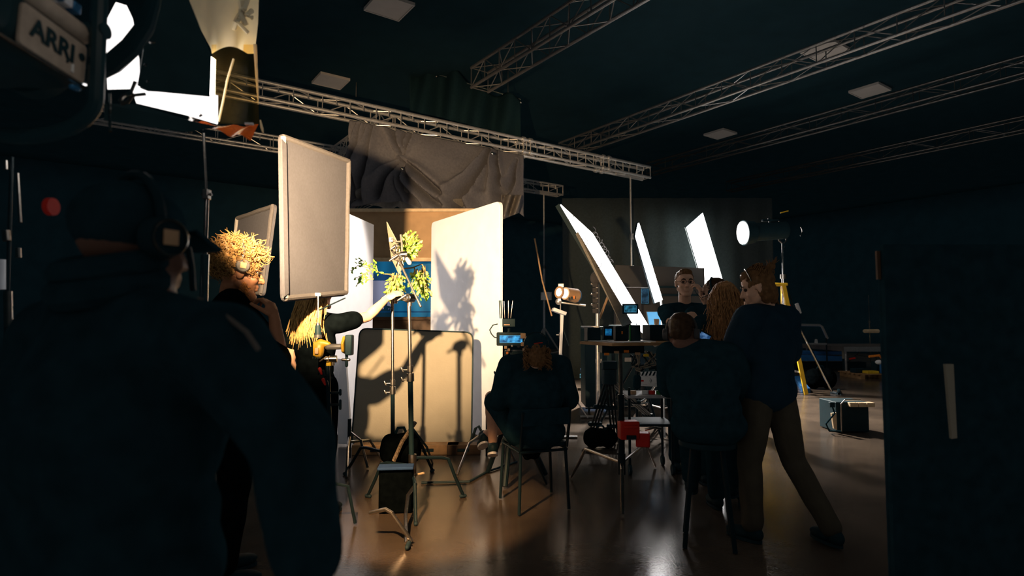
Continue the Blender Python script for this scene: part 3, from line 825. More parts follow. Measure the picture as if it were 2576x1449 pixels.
    # ------- clothing
    if top_m is not None:
        g = .016 * loose; m = MB(); torso(m, g, True); shoulders(m, g)
        if hem: m.caps(j['pelvis'] + V((0, 0, 0)), (.15 * fat + g) * k, j['pelvis'] - V((0, 0, hem)), (.15 * fat + g) * k)
        for s_ in ('L', 'R'):
            if sleeve <= 1: m.chain([j['sh' + s_], lerp(j['sh' + s_], j['el' + s_], sleeve)], [(.058 + g) * k, (.056 + g) * k])
            else: m.chain([j['sh' + s_], j['el' + s_], lerp(j['el' + s_], j['wr' + s_], sleeve - 1)], [(.058 + g) * k, (.050 + g) * k, (.036 + g) * k])
        m.ball(j['neck'] + V((0, 0, -.01)), 1, (.075 * k, .07 * k, .03 * k), R3)
        o = remesh(m, .011, 3)
        for v in o.bm.verts: v.co += v.normal * (.007 * noise.noise(v.co * 9))
        S.top = o.obj(top_name, top_m, t)
    if bot_m is not None:
        m = MB(); g = .018
        m.ball(j['pelvis'] + V((0, 0, .01)), 1, ((.155 * fat + .01) * k, (.108 * fat + .01) * k, .12 * k), R1, 20)
        for s_ in ('L', 'R'):
            kn, an, hp_ = j['kn' + s_], j['an' + s_], j['hip' + s_]
            if bottoms == 'trousers': m.chain([hp_, lerp(hp_, kn, .4), kn, lerp(kn, an, .92)], [(.090 + g) * k, (.082 + g) * k, (.060 + g) * k, (.050 + g) * k])
            else: m.chain([hp_, lerp(hp_, kn, .4), lerp(hp_, kn, .86)], [(.090 + g) * k, (.085 + g) * k, (.072 + g) * k])
        o = remesh(m, .011, 3)
        for v in o.bm.verts: v.co += v.normal * (.006 * noise.noise(v.co * 8))
        S.bot = o.obj('trousers' if bottoms == 'trousers' else 'shorts', bot_m, t)
    shoe_m = shoe_m or M_blackp
    for s_ in ('L', 'R'):
        an = j['an' + s_]; d = J.get('toe' + s_)
        fd = (V(d[1]) - an) if d else (fw + rt * (.18 if s_ == 'R' else -.18))
        fd = fd.normalized()
        if not d: fd.z = 0; fd.normalize()
        dn = V((0, 0, -1)); dn = (dn - fd * dn.dot(fd)).normalized()
        m = MB(); sdv = fd.cross(dn); Rf = basis(sdv, fd, -dn)
        m.ball(an - fd * .02 * k + dn * .03 * k, 1, (.042 * k, .055 * k, .048 * k), Rf); m.ball(an + fd * .09 * k + dn * .042 * k, 1, (.046 * k, .10 * k, .036 * k), Rf)
        m.caps(an, .045 * k, an + dn * .02, .045 * k)
        sh = remesh(m, .008, 3).obj('shoe', shoe_m, t)
        so = MB(); out = [an + dn * .082 * k + fd * (.06 + .125 * math.cos(q)) * k + sdv * (.043 * math.sin(q)) * k for q in [2 * PI * i / 20 for i in range(20)]]
        so.slab(out, .018 * k, -dn); so.obj('sole', M_sole if soles else M_rubber, sh)
    return S

def hand(b, w, d, n, curl, k, sgn, spread=.35):
    d = V(d).normalized(); n = V(n); n = (n - d * n.dot(d)).normalized(); s_ = d.cross(n) * sgn      # s_ points to the thumb side
    R = basis(s_, d, n)
    b.ball(w + d * .045 * k, 1, (.041 * k, .052 * k, .017 * k), R, 14); b.caps(w, .026 * k, w + d * .03 * k, .028 * k)
    for i, (o, ln) in enumerate(((.030, .92), (.011, 1.0), (-.009, .95), (-.028, .76))):
        p = w + d * (.083 - abs(o) * .25) * k + s_ * o * k; ang = 0
        for q, sl in enumerate((.043, .028, .022)):
            ang += curl * (.9 + .12 * i) * (.8, 1.1, .8)[q]
            dd = (d * math.cos(ang) + n * math.sin(ang) + s_ * o * spread * 3).normalized()
            e = p + dd * sl * ln * k
            b.caps(p, (.0098 - q * .0009) * k, e, (.0090 - q * .0010) * k, 8); p = e
    p = w + d * .022 * k + s_ * .030 * k
    for q, sl in enumerate((.042, .034, .026)):
        ang = .25 + curl * .5 * q
        dd = (d * (.72 + .12 * q) + s_ * (.62 - .25 * q) + n * (.25 + ang * .6)).normalized()
        e = p + dd * sl * k; b.caps(p, (.0135 - q * .0018) * k, e, (.0118 - q * .0016) * k, 8); p = e

M_curl = mat('curly_blond', (.20, .112, .038), .5, scale=50, var=.4)
M_eye = mat('eye', (.05, .035, .03), .15, var=.5)

def hair_shell(S, pieces, m, vox=.009, rough=.008, freq=40, name='hair', strands=()):
    """pieces: list of (centre, radii) in head space"""
    b = MB()
    for c, r in pieces: b.ball(S.Hd(c), 1, [q * S.hk for q in r], S.HR, 20)
    o = remesh(b, vox, 2)
    o.bm.normal_update()
    for v in o.bm.verts: v.co += v.normal * (rough * noise.noise(v.co * freq) + rough * .6 * noise.noise(v.co * freq * 2.7))
    for path, r in strands: o.tube([S.Hd(p) for p in path], [r * (1 - .75 * i / (len(path) - 1)) * S.hk for i in range(len(path))], n=5)
    return o.obj(name, m, S.t)

def headphones(S, m, cup=.036, gap=.088, zc=-.005, top=.125, band=.008, m2=None, back=0):
    o = MB(); pts = []
    for i in range(17):
        q = PI * i / 16
        pts.append(S.Hd((gap * math.cos(q), -.008 - back * math.sin(q), zc + .03 + (top - zc - .03) * math.sin(q))))
    o.tube(pts, band * S.hk, n=8)
    hb = o.obj('headphones', m, S.t)
    for s_ in (-1, 1):
        c = MB(); c.cyl(S.Hd((s_ * gap * .88, -.004, zc)), S.Hd((s_ * (gap + .022), -.004, zc)), cup * S.hk, cup * .82 * S.hk, 20); c.obj('ear_cup', m2 or m, hb, bevel=.003)
    return hb

SHORT = [((0, -.022, .045), (.082, .097, .085)), ((0, .025, .085), (.062, .060, .040)), ((0, -.06, -.01), (.072, .055, .06))]

# --- 1. tall dark figure close to the camera
hd = at(418, 608, 1.12)
P1x, P1y = hd.x - .09, hd.y
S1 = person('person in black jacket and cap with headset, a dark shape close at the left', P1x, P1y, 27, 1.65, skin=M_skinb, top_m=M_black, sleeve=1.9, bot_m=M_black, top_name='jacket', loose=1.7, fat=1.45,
            J=dict(shR=('w', at(555, 868, 1.04)), shL=(-.2, -.01, 1.40), elR=('w', at(735, 1110, 1.0)), wrR=('w', at(775, 1420, .98)), head=(.0, .03, 1.585)))
# cap
m = MB(); m.ball(S1.Hd((0, -.012, .050)), 1, [q * S1.hk for q in (.090, .108, .085)], S1.HR, 24)
cap_ = m.obj('cap', M_black, S1.t)
def bill(u, v):
    a = (u - .5) * 2.0; r = .095 + .095 * v
    return S1.Hd((math.sin(a) * .085 * (1 + .1 * v), .045 + math.cos(a) * r * .75, .035 - .035 * v + .012 * math.cos(a)))
MB().grid(bill, 16, 6).obj('bill', M_black, cap_, solid=.006)
hp1 = headphones(S1, M_blackp, .046, .10, .012, .150, .010)
c = S1.Hd((.126, -.004, .012)); u_ = S1.HR.col[1]; w_ = S1.HR.col[2]; n_ = S1.HR.col[0]
MB().tube([c + (u_ * math.cos(q) * .033 + w_ * math.sin(q) * .033) for q in [2 * PI * i / 24 for i in range(24)]], .0025, n=6, closed=True).obj('cup_ring', M_steel, hp1)
MB().slab([c + u_ * i * .014 + w_ * k_ * .014 for i, k_ in ((-1, -1), (1, -1), (1, 1), (-1, 1))], .003, n_).obj('cup_badge', M_leather, hp1, smooth=False)
MB().tube([S1.Hd((.095, .055, .0)), S1.Hd((.092, .065, -.04)), S1.Hd((.07, .085, -.085))], .006, n=6).obj('boom_mic', M_blackp, hp1)
c_ = MB(); R_c = [S1.Lw((.078 * math.cos(q), -.015 + .075 * math.sin(q), 1.50 + .02 * math.sin(q))) for q in [2 * PI * i / 28 for i in range(28)]]
c_.tube(R_c, .030, n=10, closed=True); c_.tube([q + V((0, 0, .04)) for q in R_c], .026, n=10, closed=True); c_.obj('collar', M_black, S1.t)
MB().tube([at(500, 752, 1.06), at(560, 788, 1.0), at(620, 835, .97), at(650, 880, .96)], .004, n=6).obj('jacket_seam', mat('pale_seam', (.12, .10, .085), .8), S1.t)  # seam paler than the black jacket

# --- 2. curly fair haired man with headphones, hand at his chin
hd = at(601, 684, 3.2)
S2 = person('curly fair haired bearded person with grey headphones, hand held to chin', hd.x - .02, hd.y - .02, 62, 1.79, skin=M_skinl, top_m=M_tee, sleeve=.9, bot_m=M_tee, hyaw=-6, hpitch=-8, vox=.0055, headscale=1.12, loose=1.4,
            J=dict(head=('w', hd), neck=('w', at(578, 748, 3.24)), elR=('w', at(705, 918, 3.02)), wrR=('w', at(690, 800, 3.02)), elL=(-.24, .02, 1.12), wrL=(-.05, .16, 1.05)),
            curlR=.75, hdirR=V((-.30, .15, .75)), hnR=V((-1, .35, -.2)))
random.seed(11)
b = MB()
def on_skull(q, f_, rr=1.0):
    return ((.086 * math.cos(f_) * math.cos(q)) * rr, -.016 + (.104 * math.cos(f_) * math.sin(q)) * rr, .036 + .094 * math.sin(f_) * rr)
for i in range(1050):
    q = random.uniform(0, 2 * PI); f_ = math.asin(random.uniform(-.75, 1))
    x_, y_, z_ = on_skull(q, f_)
    if y_ > .062 and z_ < .062: continue                      # face stays free
    if abs(x_) > .05 and -.04 < y_ < .045 and z_ < .005: continue   # ears
    if z_ < -.02 and y_ > -.02: continue
    n0 = V((x_, y_ + .016, z_ - .036)).normalized(); t0_ = n0.orthogonal().normalized(); b0 = n0.cross(t0_)
    ph = random.uniform(0, 6); R0 = random.uniform(.006, .012); ln = random.uniform(.022, .052) * (1.2 if z_ > .05 else .75)
    tilt = V((random.uniform(-.6, .6), random.uniform(-.5, .5), random.uniform(-.3, .5)))
    pts = []
    for s_ in range(10):
        a = s_ / 9
        pts.append(S2.Hd(V((x_, y_, z_)) + n0 * (ln * a) + (t0_ * math.cos(ph + a * 8) + b0 * math.sin(ph + a * 8)) * R0 * (.3 + a) + tilt * ln * a * a * .7))
    b.tube(pts, [.0025 * (1 - .55 * s_ / 9) * S2.hk for s_ in range(10)], n=5)
b.obj('curly_hair', M_curl, S2.t)
hair_shell(S2, [((0, -.03, .045), (.086, .095, .088)), ((0, .015, .095), (.066, .062, .040))], M_curl, .008, .012, 55, 'under_hair')
# beard
b = MB()
for i in range(1000):
    u = random.uniform(-1, 1); w_ = random.uniform(0, 1)
    p = V((u * (.066 - .012 * w_), .062 - .058 * abs(u) ** 1.5 + random.uniform(-.008, .012), -.050 - .066 * w_ * (1 - .25 * abs(u))))
    if abs(u) < .45 and w_ < .35: continue
    d_ = V((u * .7, .55, -.55)).normalized()
    b.tube([S2.Hd(p), S2.Hd(p + d_ * .012), S2.Hd(p + d_ * .020 + V((random.uniform(-.006, .006), 0, -.006)))], [.004 * S2.hk, .003 * S2.hk, .001 * S2.hk], n=4)
b.obj('beard', M_beard, S2.t)
M_dgrey = mat('dim_grey_plastic', (.055, .053, .052), .45)
hp2 = headphones(S2, M_dgrey, .036, .090, .022, .140, .008, M_dgrey)
c = S2.Hd((.114, -.004, .022)); u_ = S2.HR.col[1]; w_ = S2.HR.col[2]; n_ = S2.HR.col[0]
MB().slab([c + u_ * i * .015 + w_ * k_ * .015 for i, k_ in ((-1, -1), (1, -1), (1, 1), (-1, 1))], .004, n_).obj('cup_badge', mat('cream_badge', (.35, .25, .12), .5), hp2, smooth=False)

# --- 3. woman with blonde hair reaching to the plants, head behind the flag
hd = at(796, 735, 4.27)
S3 = person('blonde person in black tee reaching one arm out to the hanging plants', hd.x, hd.y, 28, 1.68, top_m=M_tee, sleeve=.5, bot_m=M_tee, vox=.006, hpitch=10,
            J=dict(shR=('w', at(850, 815, 4.22)), elR=('w', at(925, 797, 4.44)), wrR=('w', at(972, 752, 4.62))), curlR=.35, hdirR=V((.55, .25, .35)), hnR=V((.2, .7, -.6)))
random.seed(5)
st = []
for i in range(480):
    q = random.uniform(PI * .98, PI * 2.02) if i % 4 else random.uniform(.75 * PI, 2.25 * PI); f_ = random.uniform(.1, 1.4)
    x_, y_, z_ = on_skull(q, f_, 1.04); ex = random.uniform(-.03, .03)
    ph = random.uniform(0, 6); L_ = random.uniform(.25, .39); pts = [(x_, y_, z_)]
    for s_ in range(1, 10):
        a = s_ / 9
        pts.append((x_ * (1.15 + .45 * a) + ex * 2.2 * a * a - .03 * a * a + .011 * math.sin(ph + a * 8), y_ * (1.05 - .25 * a) - .105 * min(1, a * 1.6) + .010 * math.cos(ph + a * 9), z_ * (1 - a) - L_ * a))
    st.append((pts, .0045))
hair_shell(S3, [((0, -.02, .045), (.088, .102, .088)), ((0, -.06, -.05), (.075, .055, .10))], M_blond, .010, .006, 40, 'long_hair', st)

# --- 4. seated operator seen from behind
hd = at(1348, 884, 4.28); sx0, sy0 = at(1345, 1000, 4.36).x, 4.36
S4 = person('person seated on metal chair, back turned, bare leg crossed toward the set', sx0, sy0, -6, 1.76, top_m=M_black, sleeve=.9, bottoms='shorts', bot_m=M_black, loose=1.6, fat=1.28, soles=True,
            J=dict(pelvis=(0, .0, .545), waist=(.0, -.02, .68), chest=(.0, .0, .88), neck=(.01, .03, 1.08), head=('w', hd),
                   shL=(-.19, .0, 1.02), shR=(.19, .0, 1.02), elL=(-.26, .06, .74), elR=(.27, .07, .74), wrL=(-.14, .28, .72), wrR=(.12, .30, .72),
                   hipL=(-.10, .06, .53), hipR=(.10, .06, .53), knL=('w', at(1236, 1000, 4.86)), knR=(.06, .46, .58),
                   anL=('w', at(1240, 1118, 4.95)), anR=('w', at(1216, 1095, 5.15)), toeL=('w', at(1236, 1136, 5.4)), toeR=('w', at(1204, 1116, 5.4))))
random.seed(3)
st = []
for i in range(150):
    q = random.uniform(PI, 2 * PI); sg = random.choice((-1, 1))
    x_ = .075 * sg * random.uniform(.8, 1.15) if i % 3 else random.uniform(-.08, .08); y_ = -.02 - .07 * random.random()
    z_ = random.uniform(-.06, .03); pts = []
    for s_ in range(9): pts.append((x_ + sg * .010 * s_ / 8 + .010 * math.cos(q + s_ * 1.3), y_ - .005 + .010 * math.sin(q + s_ * 1.3), z_ - .075 * s_ / 8))
    st.append((pts, .005))
hair_shell(S4, [((0, -.02, .03), (.085, .10, .08)), ((0, -.06, -.04), (.08, .05, .07))], M_brownhair, .009, .010, 50, 'curly_hair', st)
m = MB(); m.ball(S4.Hd((0, -.012, .052)), 1, [q * S4.hk for q in (.089, .106, .078)], S4.HR, 24); cap4 = m.obj('cap', M_black, S4.t)
def bill4(u, v):
    a = (u - .5) * 2.0; r = .1 + .07 * v
    return S4.Hd((math.sin(a) * .085, .035 + math.cos(a) * r * .8, .045 - .03 * v))
MB().grid(bill4, 12, 5).obj('bill', M_black, cap4, solid=.006)
MB().tube([S4.Hd((-.03, -.114, .06)), S4.Hd((0, -.118, .064)), S4.Hd((.03, -.114, .066))], .003, n=5).obj('cap_tag', M_red, cap4)
MB().tube([S4.Hd((.088 * math.cos(q), -.02, .05 + .088 * math.sin(q))) for q in [PI * i / 16 for i in range(17)]], .0035, n=6).obj('headset_band', M_steel, S4.t)

# --- 5. dark sitter with headphones, right of the cart
hd = at(1714, 838, 3.75)
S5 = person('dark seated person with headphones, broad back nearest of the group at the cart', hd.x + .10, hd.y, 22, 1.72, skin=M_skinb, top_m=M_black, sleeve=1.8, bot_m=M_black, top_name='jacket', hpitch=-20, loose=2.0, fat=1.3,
            J=dict(pelvis=(.06, -.05, .72), waist=(.05, -.08, .86), chest=(.03, -.06, 1.04), neck=(.01, -.03, 1.215), head=('w', hd), shL=(-.17, -.04, 1.16), shR=(.20, -.05, 1.16),
                   elL=(-.20, .14, .94), elR=(.28, .10, .92), wrL=(-.06, .30, 1.0), wrR=(.10, .31, 1.02), hipL=(-.06, .0, .72), hipR=(.16, .0, .72), knL=(-.10, .40, .70), knR=(.2, .40, .70),
                   anL=(-.08, .34, .28), anR=(.18, .34, .28)))
hair_shell(S5, SHORT, M_darkhair, .009, .005, 60)
headphones(S5, M_dgrey, .042, .092, -.01, .128, .010)

# --- 6. long haired woman, back turned
hd = at(1824, 752, 4.4)
S6 = person('long wavy haired person in black standing with back turned, centre of the group', hd.x, hd.y - .02, 8, 1.66, top_m=M_black, sleeve=1.8, bot_m=M_black, hpitch=-14, loose=1.5,
            J=dict(head=('w', hd), elL=(-.24, .08, 1.12), wrL=(-.05, .26, 1.12), elR=(.26, .08, 1.12), wrR=(.05, .27, 1.1)))
random.seed(8); st = []
for i in range(560):
    q = random.uniform(PI * .95, PI * 2.05); f_ = random.uniform(.05, 1.45); x_, y_, z_ = on_skull(q, f_, 1.05); ph = random.uniform(0, 6); L_ = random.uniform(.25, .39); ex = random.uniform(-.04, .04)
    if i % 5 == 0: x_ = abs(x_) * (-1) - .01; ex -= .03
    pts = [(x_, y_, z_)]
    for s_ in range(1, 9):
        a = s_ / 8
        pts.append((x_ * (1.15 + .35 * a) + ex * a + .010 * math.sin(ph + a * 11), y_ * (1 - .15 * a) - .03 * a - .012 * math.cos(ph + a * 9), z_ * (1 - a) - L_ * a))
    st.append((pts, .0036))
hair_shell(S6, [((0, -.02, .045), (.088, .104, .090)), ((0, -.06, -.06), (.088, .06, .12)), ((-.02, -.07, -.20), (.10, .05, .14))], mat('light_brown_hair', (.34, .17, .07), .4, scale=50, var=.4), .010, .008, 35, 'long_hair', st)

# --- 7. woman with a bun, turned to the left, navy tee
hd = at(1906, 724, 3.72)
S7 = person('person with hair tied up in a loose bun, navy tee, facing left', hd.x + .055, hd.y + .02, -26, 1.70, top_m=M_navy, sleeve=.75, bot_m=M_khaki, hpitch=-16, loose=2.4, fat=1.1, hyaw=-46,
            J=dict(head=('w', hd), elL=(-.25, .06, 1.12), wrL=(.0, .24, 1.12), elR=(.25, .05, 1.12), wrR=(.02, .26, 1.06), knL=(-.11, .06, .50), anL=(-.12, .04, .085), knR=(.15, -.06, .50), anR=(.24, -.26, .10)))
random.seed(9); st = []
for i in range(110):
    q = random.uniform(-PI, PI); f_ = random.uniform(.2, 1.45); x_, y_, z_ = on_skull(q, f_, 1.05)
    if y_ > .05 and z_ < .05: continue
    st.append(([(x_, y_, z_), (x_ * .9, y_ * .9 - .02, z_ + .02), (x_ * .4, -.075, .105), (0, -.10, .105)], .0045))
for i in range(26):
    q = 2 * PI * i / 26; e = random.uniform(.02, .05)
    st.append(([(0, -.10, .10), (.02 * math.cos(q), -.125 + .02 * math.sin(q), .12), (e * math.cos(q), -.13 + e * math.sin(q), .130 + random.uniform(0, .03))], .0045))
for i in range(46):
    x_ = random.uniform(.03, .088); y_ = random.uniform(-.085, .02)
    st.append(([(x_, y_, .05), (x_ + .012, y_ - .012, -.04), (x_ + .006, y_ - .02, -.14), (x_, y_ - .02, -.20)], .006))
hair_shell(S7, [((0, -.02, .045), (.086, .102, .088)), ((0, .03, .092), (.06, .055, .035)), ((0, -.115, .108), (.030, .030, .028)), ((.052, -.015, -.03), (.042, .062, .085)), ((-.052, -.03, -.03), (.042, .05, .085)), ((0, -.055, -.04), (.078, .055, .09))], M_brownhair, .009, .006, 45, 'tied_hair', st)
MB().tube([S7.Hd((-.086 * math.cos(q), .03 + .01 * math.sin(q), .05 + .088 * math.sin(q))) for q in [PI * i / 14 for i in range(15)]], .004, n=6).obj('hair_band', M_steel, S7.t)

# --- 8. man with cap and headset behind them
hd = at(1797, 736, 5.0)
S8 = person('person with shaved head and headset mic behind the long haired one', hd.x, hd.y, 15, 1.76, skin=M_skind, top_m=M_black, sleeve=1.8, bot_m=M_black, hyaw=-70, hpitch=-12,
            J=dict(head=('w', hd), elL=(-.30, .08, 1.14), wrL=(-.02, .26, 1.12)))
hair_shell(S8, [((0, -.022, .040), (.079, .096, .083))], M_darkhair, .009, .003, 80)
h8 = headphones(S8, M_blackp, .034, .088, -.005, .128, .007)
MB().tube([S8.Hd((-.10, .03, -.02)), S8.Hd((-.10, .09, -.03)), S8.Hd((-.09, .125, .03)), S8.Hd((-.088, .13, .05))], [.003, .003, .003, .007], n=6).obj('boom_mic', M_blackp, h8)

# --- 9. man facing the camera with glasses
hd = at(1723, 712, 5.5)
S9 = person('person in glasses and black tee facing the camera, hand raised to ear', hd.x, hd.y, 180, 1.80, top_m=M_black, sleeve=.75, bot_m=M_black, vox=.006, hyaw=4,
            J=dict(head=('w', hd), elL=('w', at(1790, 775, 5.12)), wrL=('w', at(1768, 748, 5.12)), elR=('w', at(1688, 812, 5.2)), wrR=('w', at(1735, 793, 4.98))), curlL=.6, hdirL=V((-.25, .1, 1)), hnL=V((-.7, .5, 0)), hdirR=V((1, -.05, .12)), hnR=V((0, .9, -.4)))
hair_shell(S9, [((0, -.03, .045), (.081, .094, .086)), ((0, .03, .092), (.060, .055, .036))], M_brownhair, .008, .006, 60)
b = MB(); random.seed(4)
for i in range(240):
    u = random.uniform(-1, 1); w_ = random.uniform(0, 1)
    if abs(u) < .45 and w_ < .3: continue
    p = V((u * (.064 - .012 * w_), .064 - .058 * abs(u) ** 1.5, -.050 - .062 * w_ * (1 - .25 * abs(u))))
    b.tube([S9.Hd(p), S9.Hd(p + V((u * .004, .010, -.010)))], [.0035, .0015], n=4)
b.obj('beard', M_brownhair, S9.t)
g = MB()
for s_ in (-1, 1):
    g.tube([S9.Hd((s_ * .033 + .024 * math.cos(q), .104, .006 + .018 * math.sin(q))) for q in [2 * PI * i / 20 for i in range(20)]], .002, n=5, closed=True)
    g.tube([S9.Hd((s_ * .057, .102, .010)), S9.Hd((s_ * .080, .03, .012))], .002, n=5)
g.tube([S9.Hd((-.010, .106, .010)), S9.Hd((.010, .106, .010))], .002, n=5)
g.obj('glasses', M_blackp, S9.t)
MB().box(S9.Lw((-.05, .135, 1.30)), (.06, .01, .01)).obj('chest_print', M_paper, S9.t)

# --- 10. person mostly hidden, legs seen between the others
b10 = fl(1868, 1092)
S10 = person('person in pale soled sneakers mostly hidden behind the one with the bun', b10.x, b10.y, 70, 1.70, top_m=M_black, sleeve=.8, bot_m=M_jeans, soles=True, skin=M_skin,
             J=dict(knL=(-.1, .14, .50), anL=(-.1, .20, .085), anR=(.1, -.26, .12), knR=(.1, -.06, .50), elR=(.27, -.02, 1.14), wrR=(.16, .2, 1.25)), curlR=.6)
hair_shell(S10, SHORT, M_darkhair, .009, .006, 60)
# ================================================================ gear
def turtle_stand(label, px, d, top, legs, r=.0175, grip=True, lean=0.0, arm=None, black_from=None, group='grip stands with turtle legs', hub=.34):
    """C-stand: pole in stages, three bent legs at different heights, knuckle on top. legs: list of foot points"""
    x = at(px, 810, d).x
    t = thing('grip_stand', label, 'grip stand', V((x, d, 0)), group)
    top = V(top); bot = V((x, d, .09))
    P = lambda s: lerp(bot, top, s)
    s1 = black_from if black_from is not None else .62
    MB().cyl(bot, P(s1), r, n=16).obj('lower_tube', M_blackp if black_from else M_steel, t)
    MB().cyl(P(s1 - .02), P(1), r * .72, n=14).obj('riser_tube', M_steel, t)
    c = MB(); c.cyl(P(s1 - .03), P(s1 + .012), r * 1.45, n=16); c.cyl(P(s1 + .02), P(s1 + .05), r * 1.2, n=14); c.obj('collar', M_steel, t)
    for q in (-.02, .03):
        h = MB(); p = P(s1 + q); h.cyl(p, p + V((-.05, -.01, .0)), .006); h.caps(p + V((-.052, -.01, -.012)), .007, p + V((-.066, -.01, .016)), .006); h.obj('tee_handle', M_steel, t)
    for i, f in enumerate(legs):
        f = V(f); hz = hub - i * .055
        h0 = V((x, d, hz)); out = (f - h0); out.z = 0; L = out.length; out.normalize()
        sh = h0 + out * (L * .62) + V((0, 0, -.02 + .02 * i))
        pts = [h0, h0 + out * .05, lerp(h0, sh, .9), sh + out * .03 - V((0, 0, .015)), lerp(sh, f, .5) + out * .01, V((f.x, f.y, .014))]
        lg = MB().tube(pts, .0125, n=10).obj('leg', M_steel if not black_from else M_blackm, t)
        MB().caps(V((f.x, f.y, .014)) - out * .02, .014, V((f.x, f.y, .014)) + out * .012, .014).obj('foot', M_rubber, lg)
        MB().cyl(h0 - V((0, 0, .03)), h0 + V((0, 0, .03)), r * 1.5, n=14).obj('leg_collar', M_steel, t)
    return t, top
def knuckle(p, t, s=1.0, ax=V((0, 1, 0))):
    g = MB(); g.cyl(p - ax * .035 * s, p + ax * .035 * s, .034 * s, n=20); g.obj('grip_head', M_chrome, t, bevel=.003)
    g = MB(); g.cyl(p - ax * .04 * s, p - ax * .06 * s, .026 * s, n=20); g.obj('grip_plate', M_steel, t, bevel=.002)
    g = MB(); q = p - ax * .06 * s; g.cyl(q, q - ax * .03 * s, .007 * s); g.caps(q - ax * .03 * s + V((-.03, 0, -.02)) * s, .008 * s, q - ax * .03 * s + V((.03, 0, .02)) * s, .008 * s); g.obj('tee_handle', M_steel, t)
    MB().cyl(p - V((0, 0, .06 * s)), p - V((0, 0, .02 * s)), .016 * s, n=14).obj('socket', M_steel, t)

# ---- stand A, in front
dA = 4.45
tA, topA = turtle_stand('near grip stand with black lower pole and arm slanting up to the plants', 1041, dA, at(1029, 752, dA),
                        [fl(1166, 1252), fl(925, 1252), fl(1022, 1372) + V((0, .35, 0))], .0195, black_from=.60)
knuckle(at(1031, 750, dA), tA, 1.0, V((.5, .85, 0)))
MB().tube([at(1059, 772, dA - .08), at(1003, 655, dA + .05), at(985, 628, dA + .1)], .0085, n=10).obj('arm', M_steel, tA)
MB().tube([at(1066, 1190, dA - .1), at(1038, 1196, dA - .04)], .008).obj('hook', M_pine, tA)
# ---- stand B, behind
dB = 4.84
tB, topB = turtle_stand('farther grip stand held at its top by the blonde one', 993, dB, at(987, 755, dB), [fl(1088, 1188), fl(868, 1196), fl(985, 1180) + V((0, .3, 0))], .017, black_from=.50)
knuckle(at(995, 745, dB), tB, 1.0, V((.8, .6, 0)))
for s_ in (-1, 1):
    MB().tube([at(1036, 1075, dB + .3), at(1036 + s_ * 38, 1125, dB + .3), fl(1036 + s_ * 52, 1165)], .010).obj('brace', M_blackm, tB)
# another grip head up the slanted arm with the narrow card
dC = dA + .08
tC = thing('grip_head_cluster', 'bright cluster of grip heads at the upper end of the slanted arm', 'grip head', at(1003, 655, dC), 'grip heads')
for (px, py, s_, ax) in ((1004, 646, .95, V((.3, .9, .2))), (1016, 640, .75, V((1, .1, .1))), (998, 620, .6, V((.4, .8, .3)))):
    knuckle(at(px, py, dC), tC, s_, ax.normalized())
MB().caps(at(1024, 652, dC - .02), .016, at(1030, 661, dC - .02), .018).obj('handle', M_grey, tC)
MB().tube([at(1008, 590, dC), at(1011, 612, dC), at(1012, 640, dC)], .009, n=8).obj('pin', M_steel, tC)
MB().tube([at(984, 600, dC), at(996, 608, dC), at(1012, 607, dC)], .007, n=8).obj('pin', M_steel, tC)
MB().slab([at(972, 558, dC + .25), at(1000, 612, dC + .02), at(1014, 668, dC + .02), at(1003, 690, dC + .1), at(984, 650, dC + .25)], .006).obj('reflector_card', M_poly, label='narrow pointed pale card clamped beside the hanging plants', cat='card', smooth=False)
MB().box(at(984, 603, dC + .10), (.03, .02, .03)).obj('tape_square', M_paper, label='small white square of tape on the narrow pale card', cat='tape')

# ---- plants
def leaf(mb, p, d, n, L, wd):
    d = d.normalized(); s_ = d.cross(n).normalized(); n = s_.cross(d)
    pts = []
    row = [(0, 0), (.25, .75), (.5, 1), (.78, .6), (1, 0)]
    c = [mb.bm.verts.new(p + d * L * a - n * (L * .18 * math.sin(PI * a))) for a, _ in row]
    l = [mb.bm.verts.new(p + d * L * a + s_ * wd * b - n * (L * .10 * math.sin(PI * a))) for a, b in row[1:-1]]
    r = [mb.bm.verts.new(p + d * L * a - s_ * wd * b - n * (L * .10 * math.sin(PI * a))) for a, b in row[1:-1]]
    for S_ in (l, r):
        seq = S_ if S_ is l else S_
        mb.bm.faces.new((c[0], S_[0], c[1])); mb.bm.faces.new((c[1], S_[0], S_[1], c[2])); mb.bm.faces.new((c[2], S_[1], S_[2], c[3])); mb.bm.faces.new((c[3], S_[2], c[4]))
def plant(name, label, stems, m, m2, L=.045, per=14, seed=1, spread=.03, grp='greenery clipped to the stands'):
    random.seed(seed)
    mid = sum([V(s_[0]) for s_ in stems], V()) / len(stems)
    t = thing(name, label, 'plant', mid, grp)
    st = MB(); lf = MB(); lf2 = MB()
    for pts in stems:
        pts = [V(p) for p in pts]; st.tube(pts, [.005 * (1 - .7 * i / (len(pts) - 1)) for i in range(len(pts))], n=5)
        for i in range(per):
            u = .1 + .9 * random.random(); k = min(int(u * (len(pts) - 1)), len(pts) - 2); f_ = u * (len(pts) - 1) - k
            p = lerp(pts[k], pts[k + 1], f_); dr = (pts[k + 1] - pts[k]).normalized()
            o = V((random.gauss(0, 1), random.gauss(0, 1), random.gauss(0, .8))).normalized()
            q = p + o * spread * random.random()
            leaf(lf if random.random() < .6 else lf2, q, (o * .8 + dr * .6 + V((0, 0, -.25))), V((random.gauss(0, .5), -1, random.gauss(.4, .5))).normalized(), L * random.uniform(.7, 1.2), L * random.uniform(.22, .32))
    st.obj('stem', M_stem, t); lf.obj('leaf_mass', m, t); lf2.obj('leaf_mass', m2, t)
    for o_ in t.children:
        if o_.name.startswith('leaf_mass'): o_['kind'] = 'stuff'
    return t
random.seed(21)
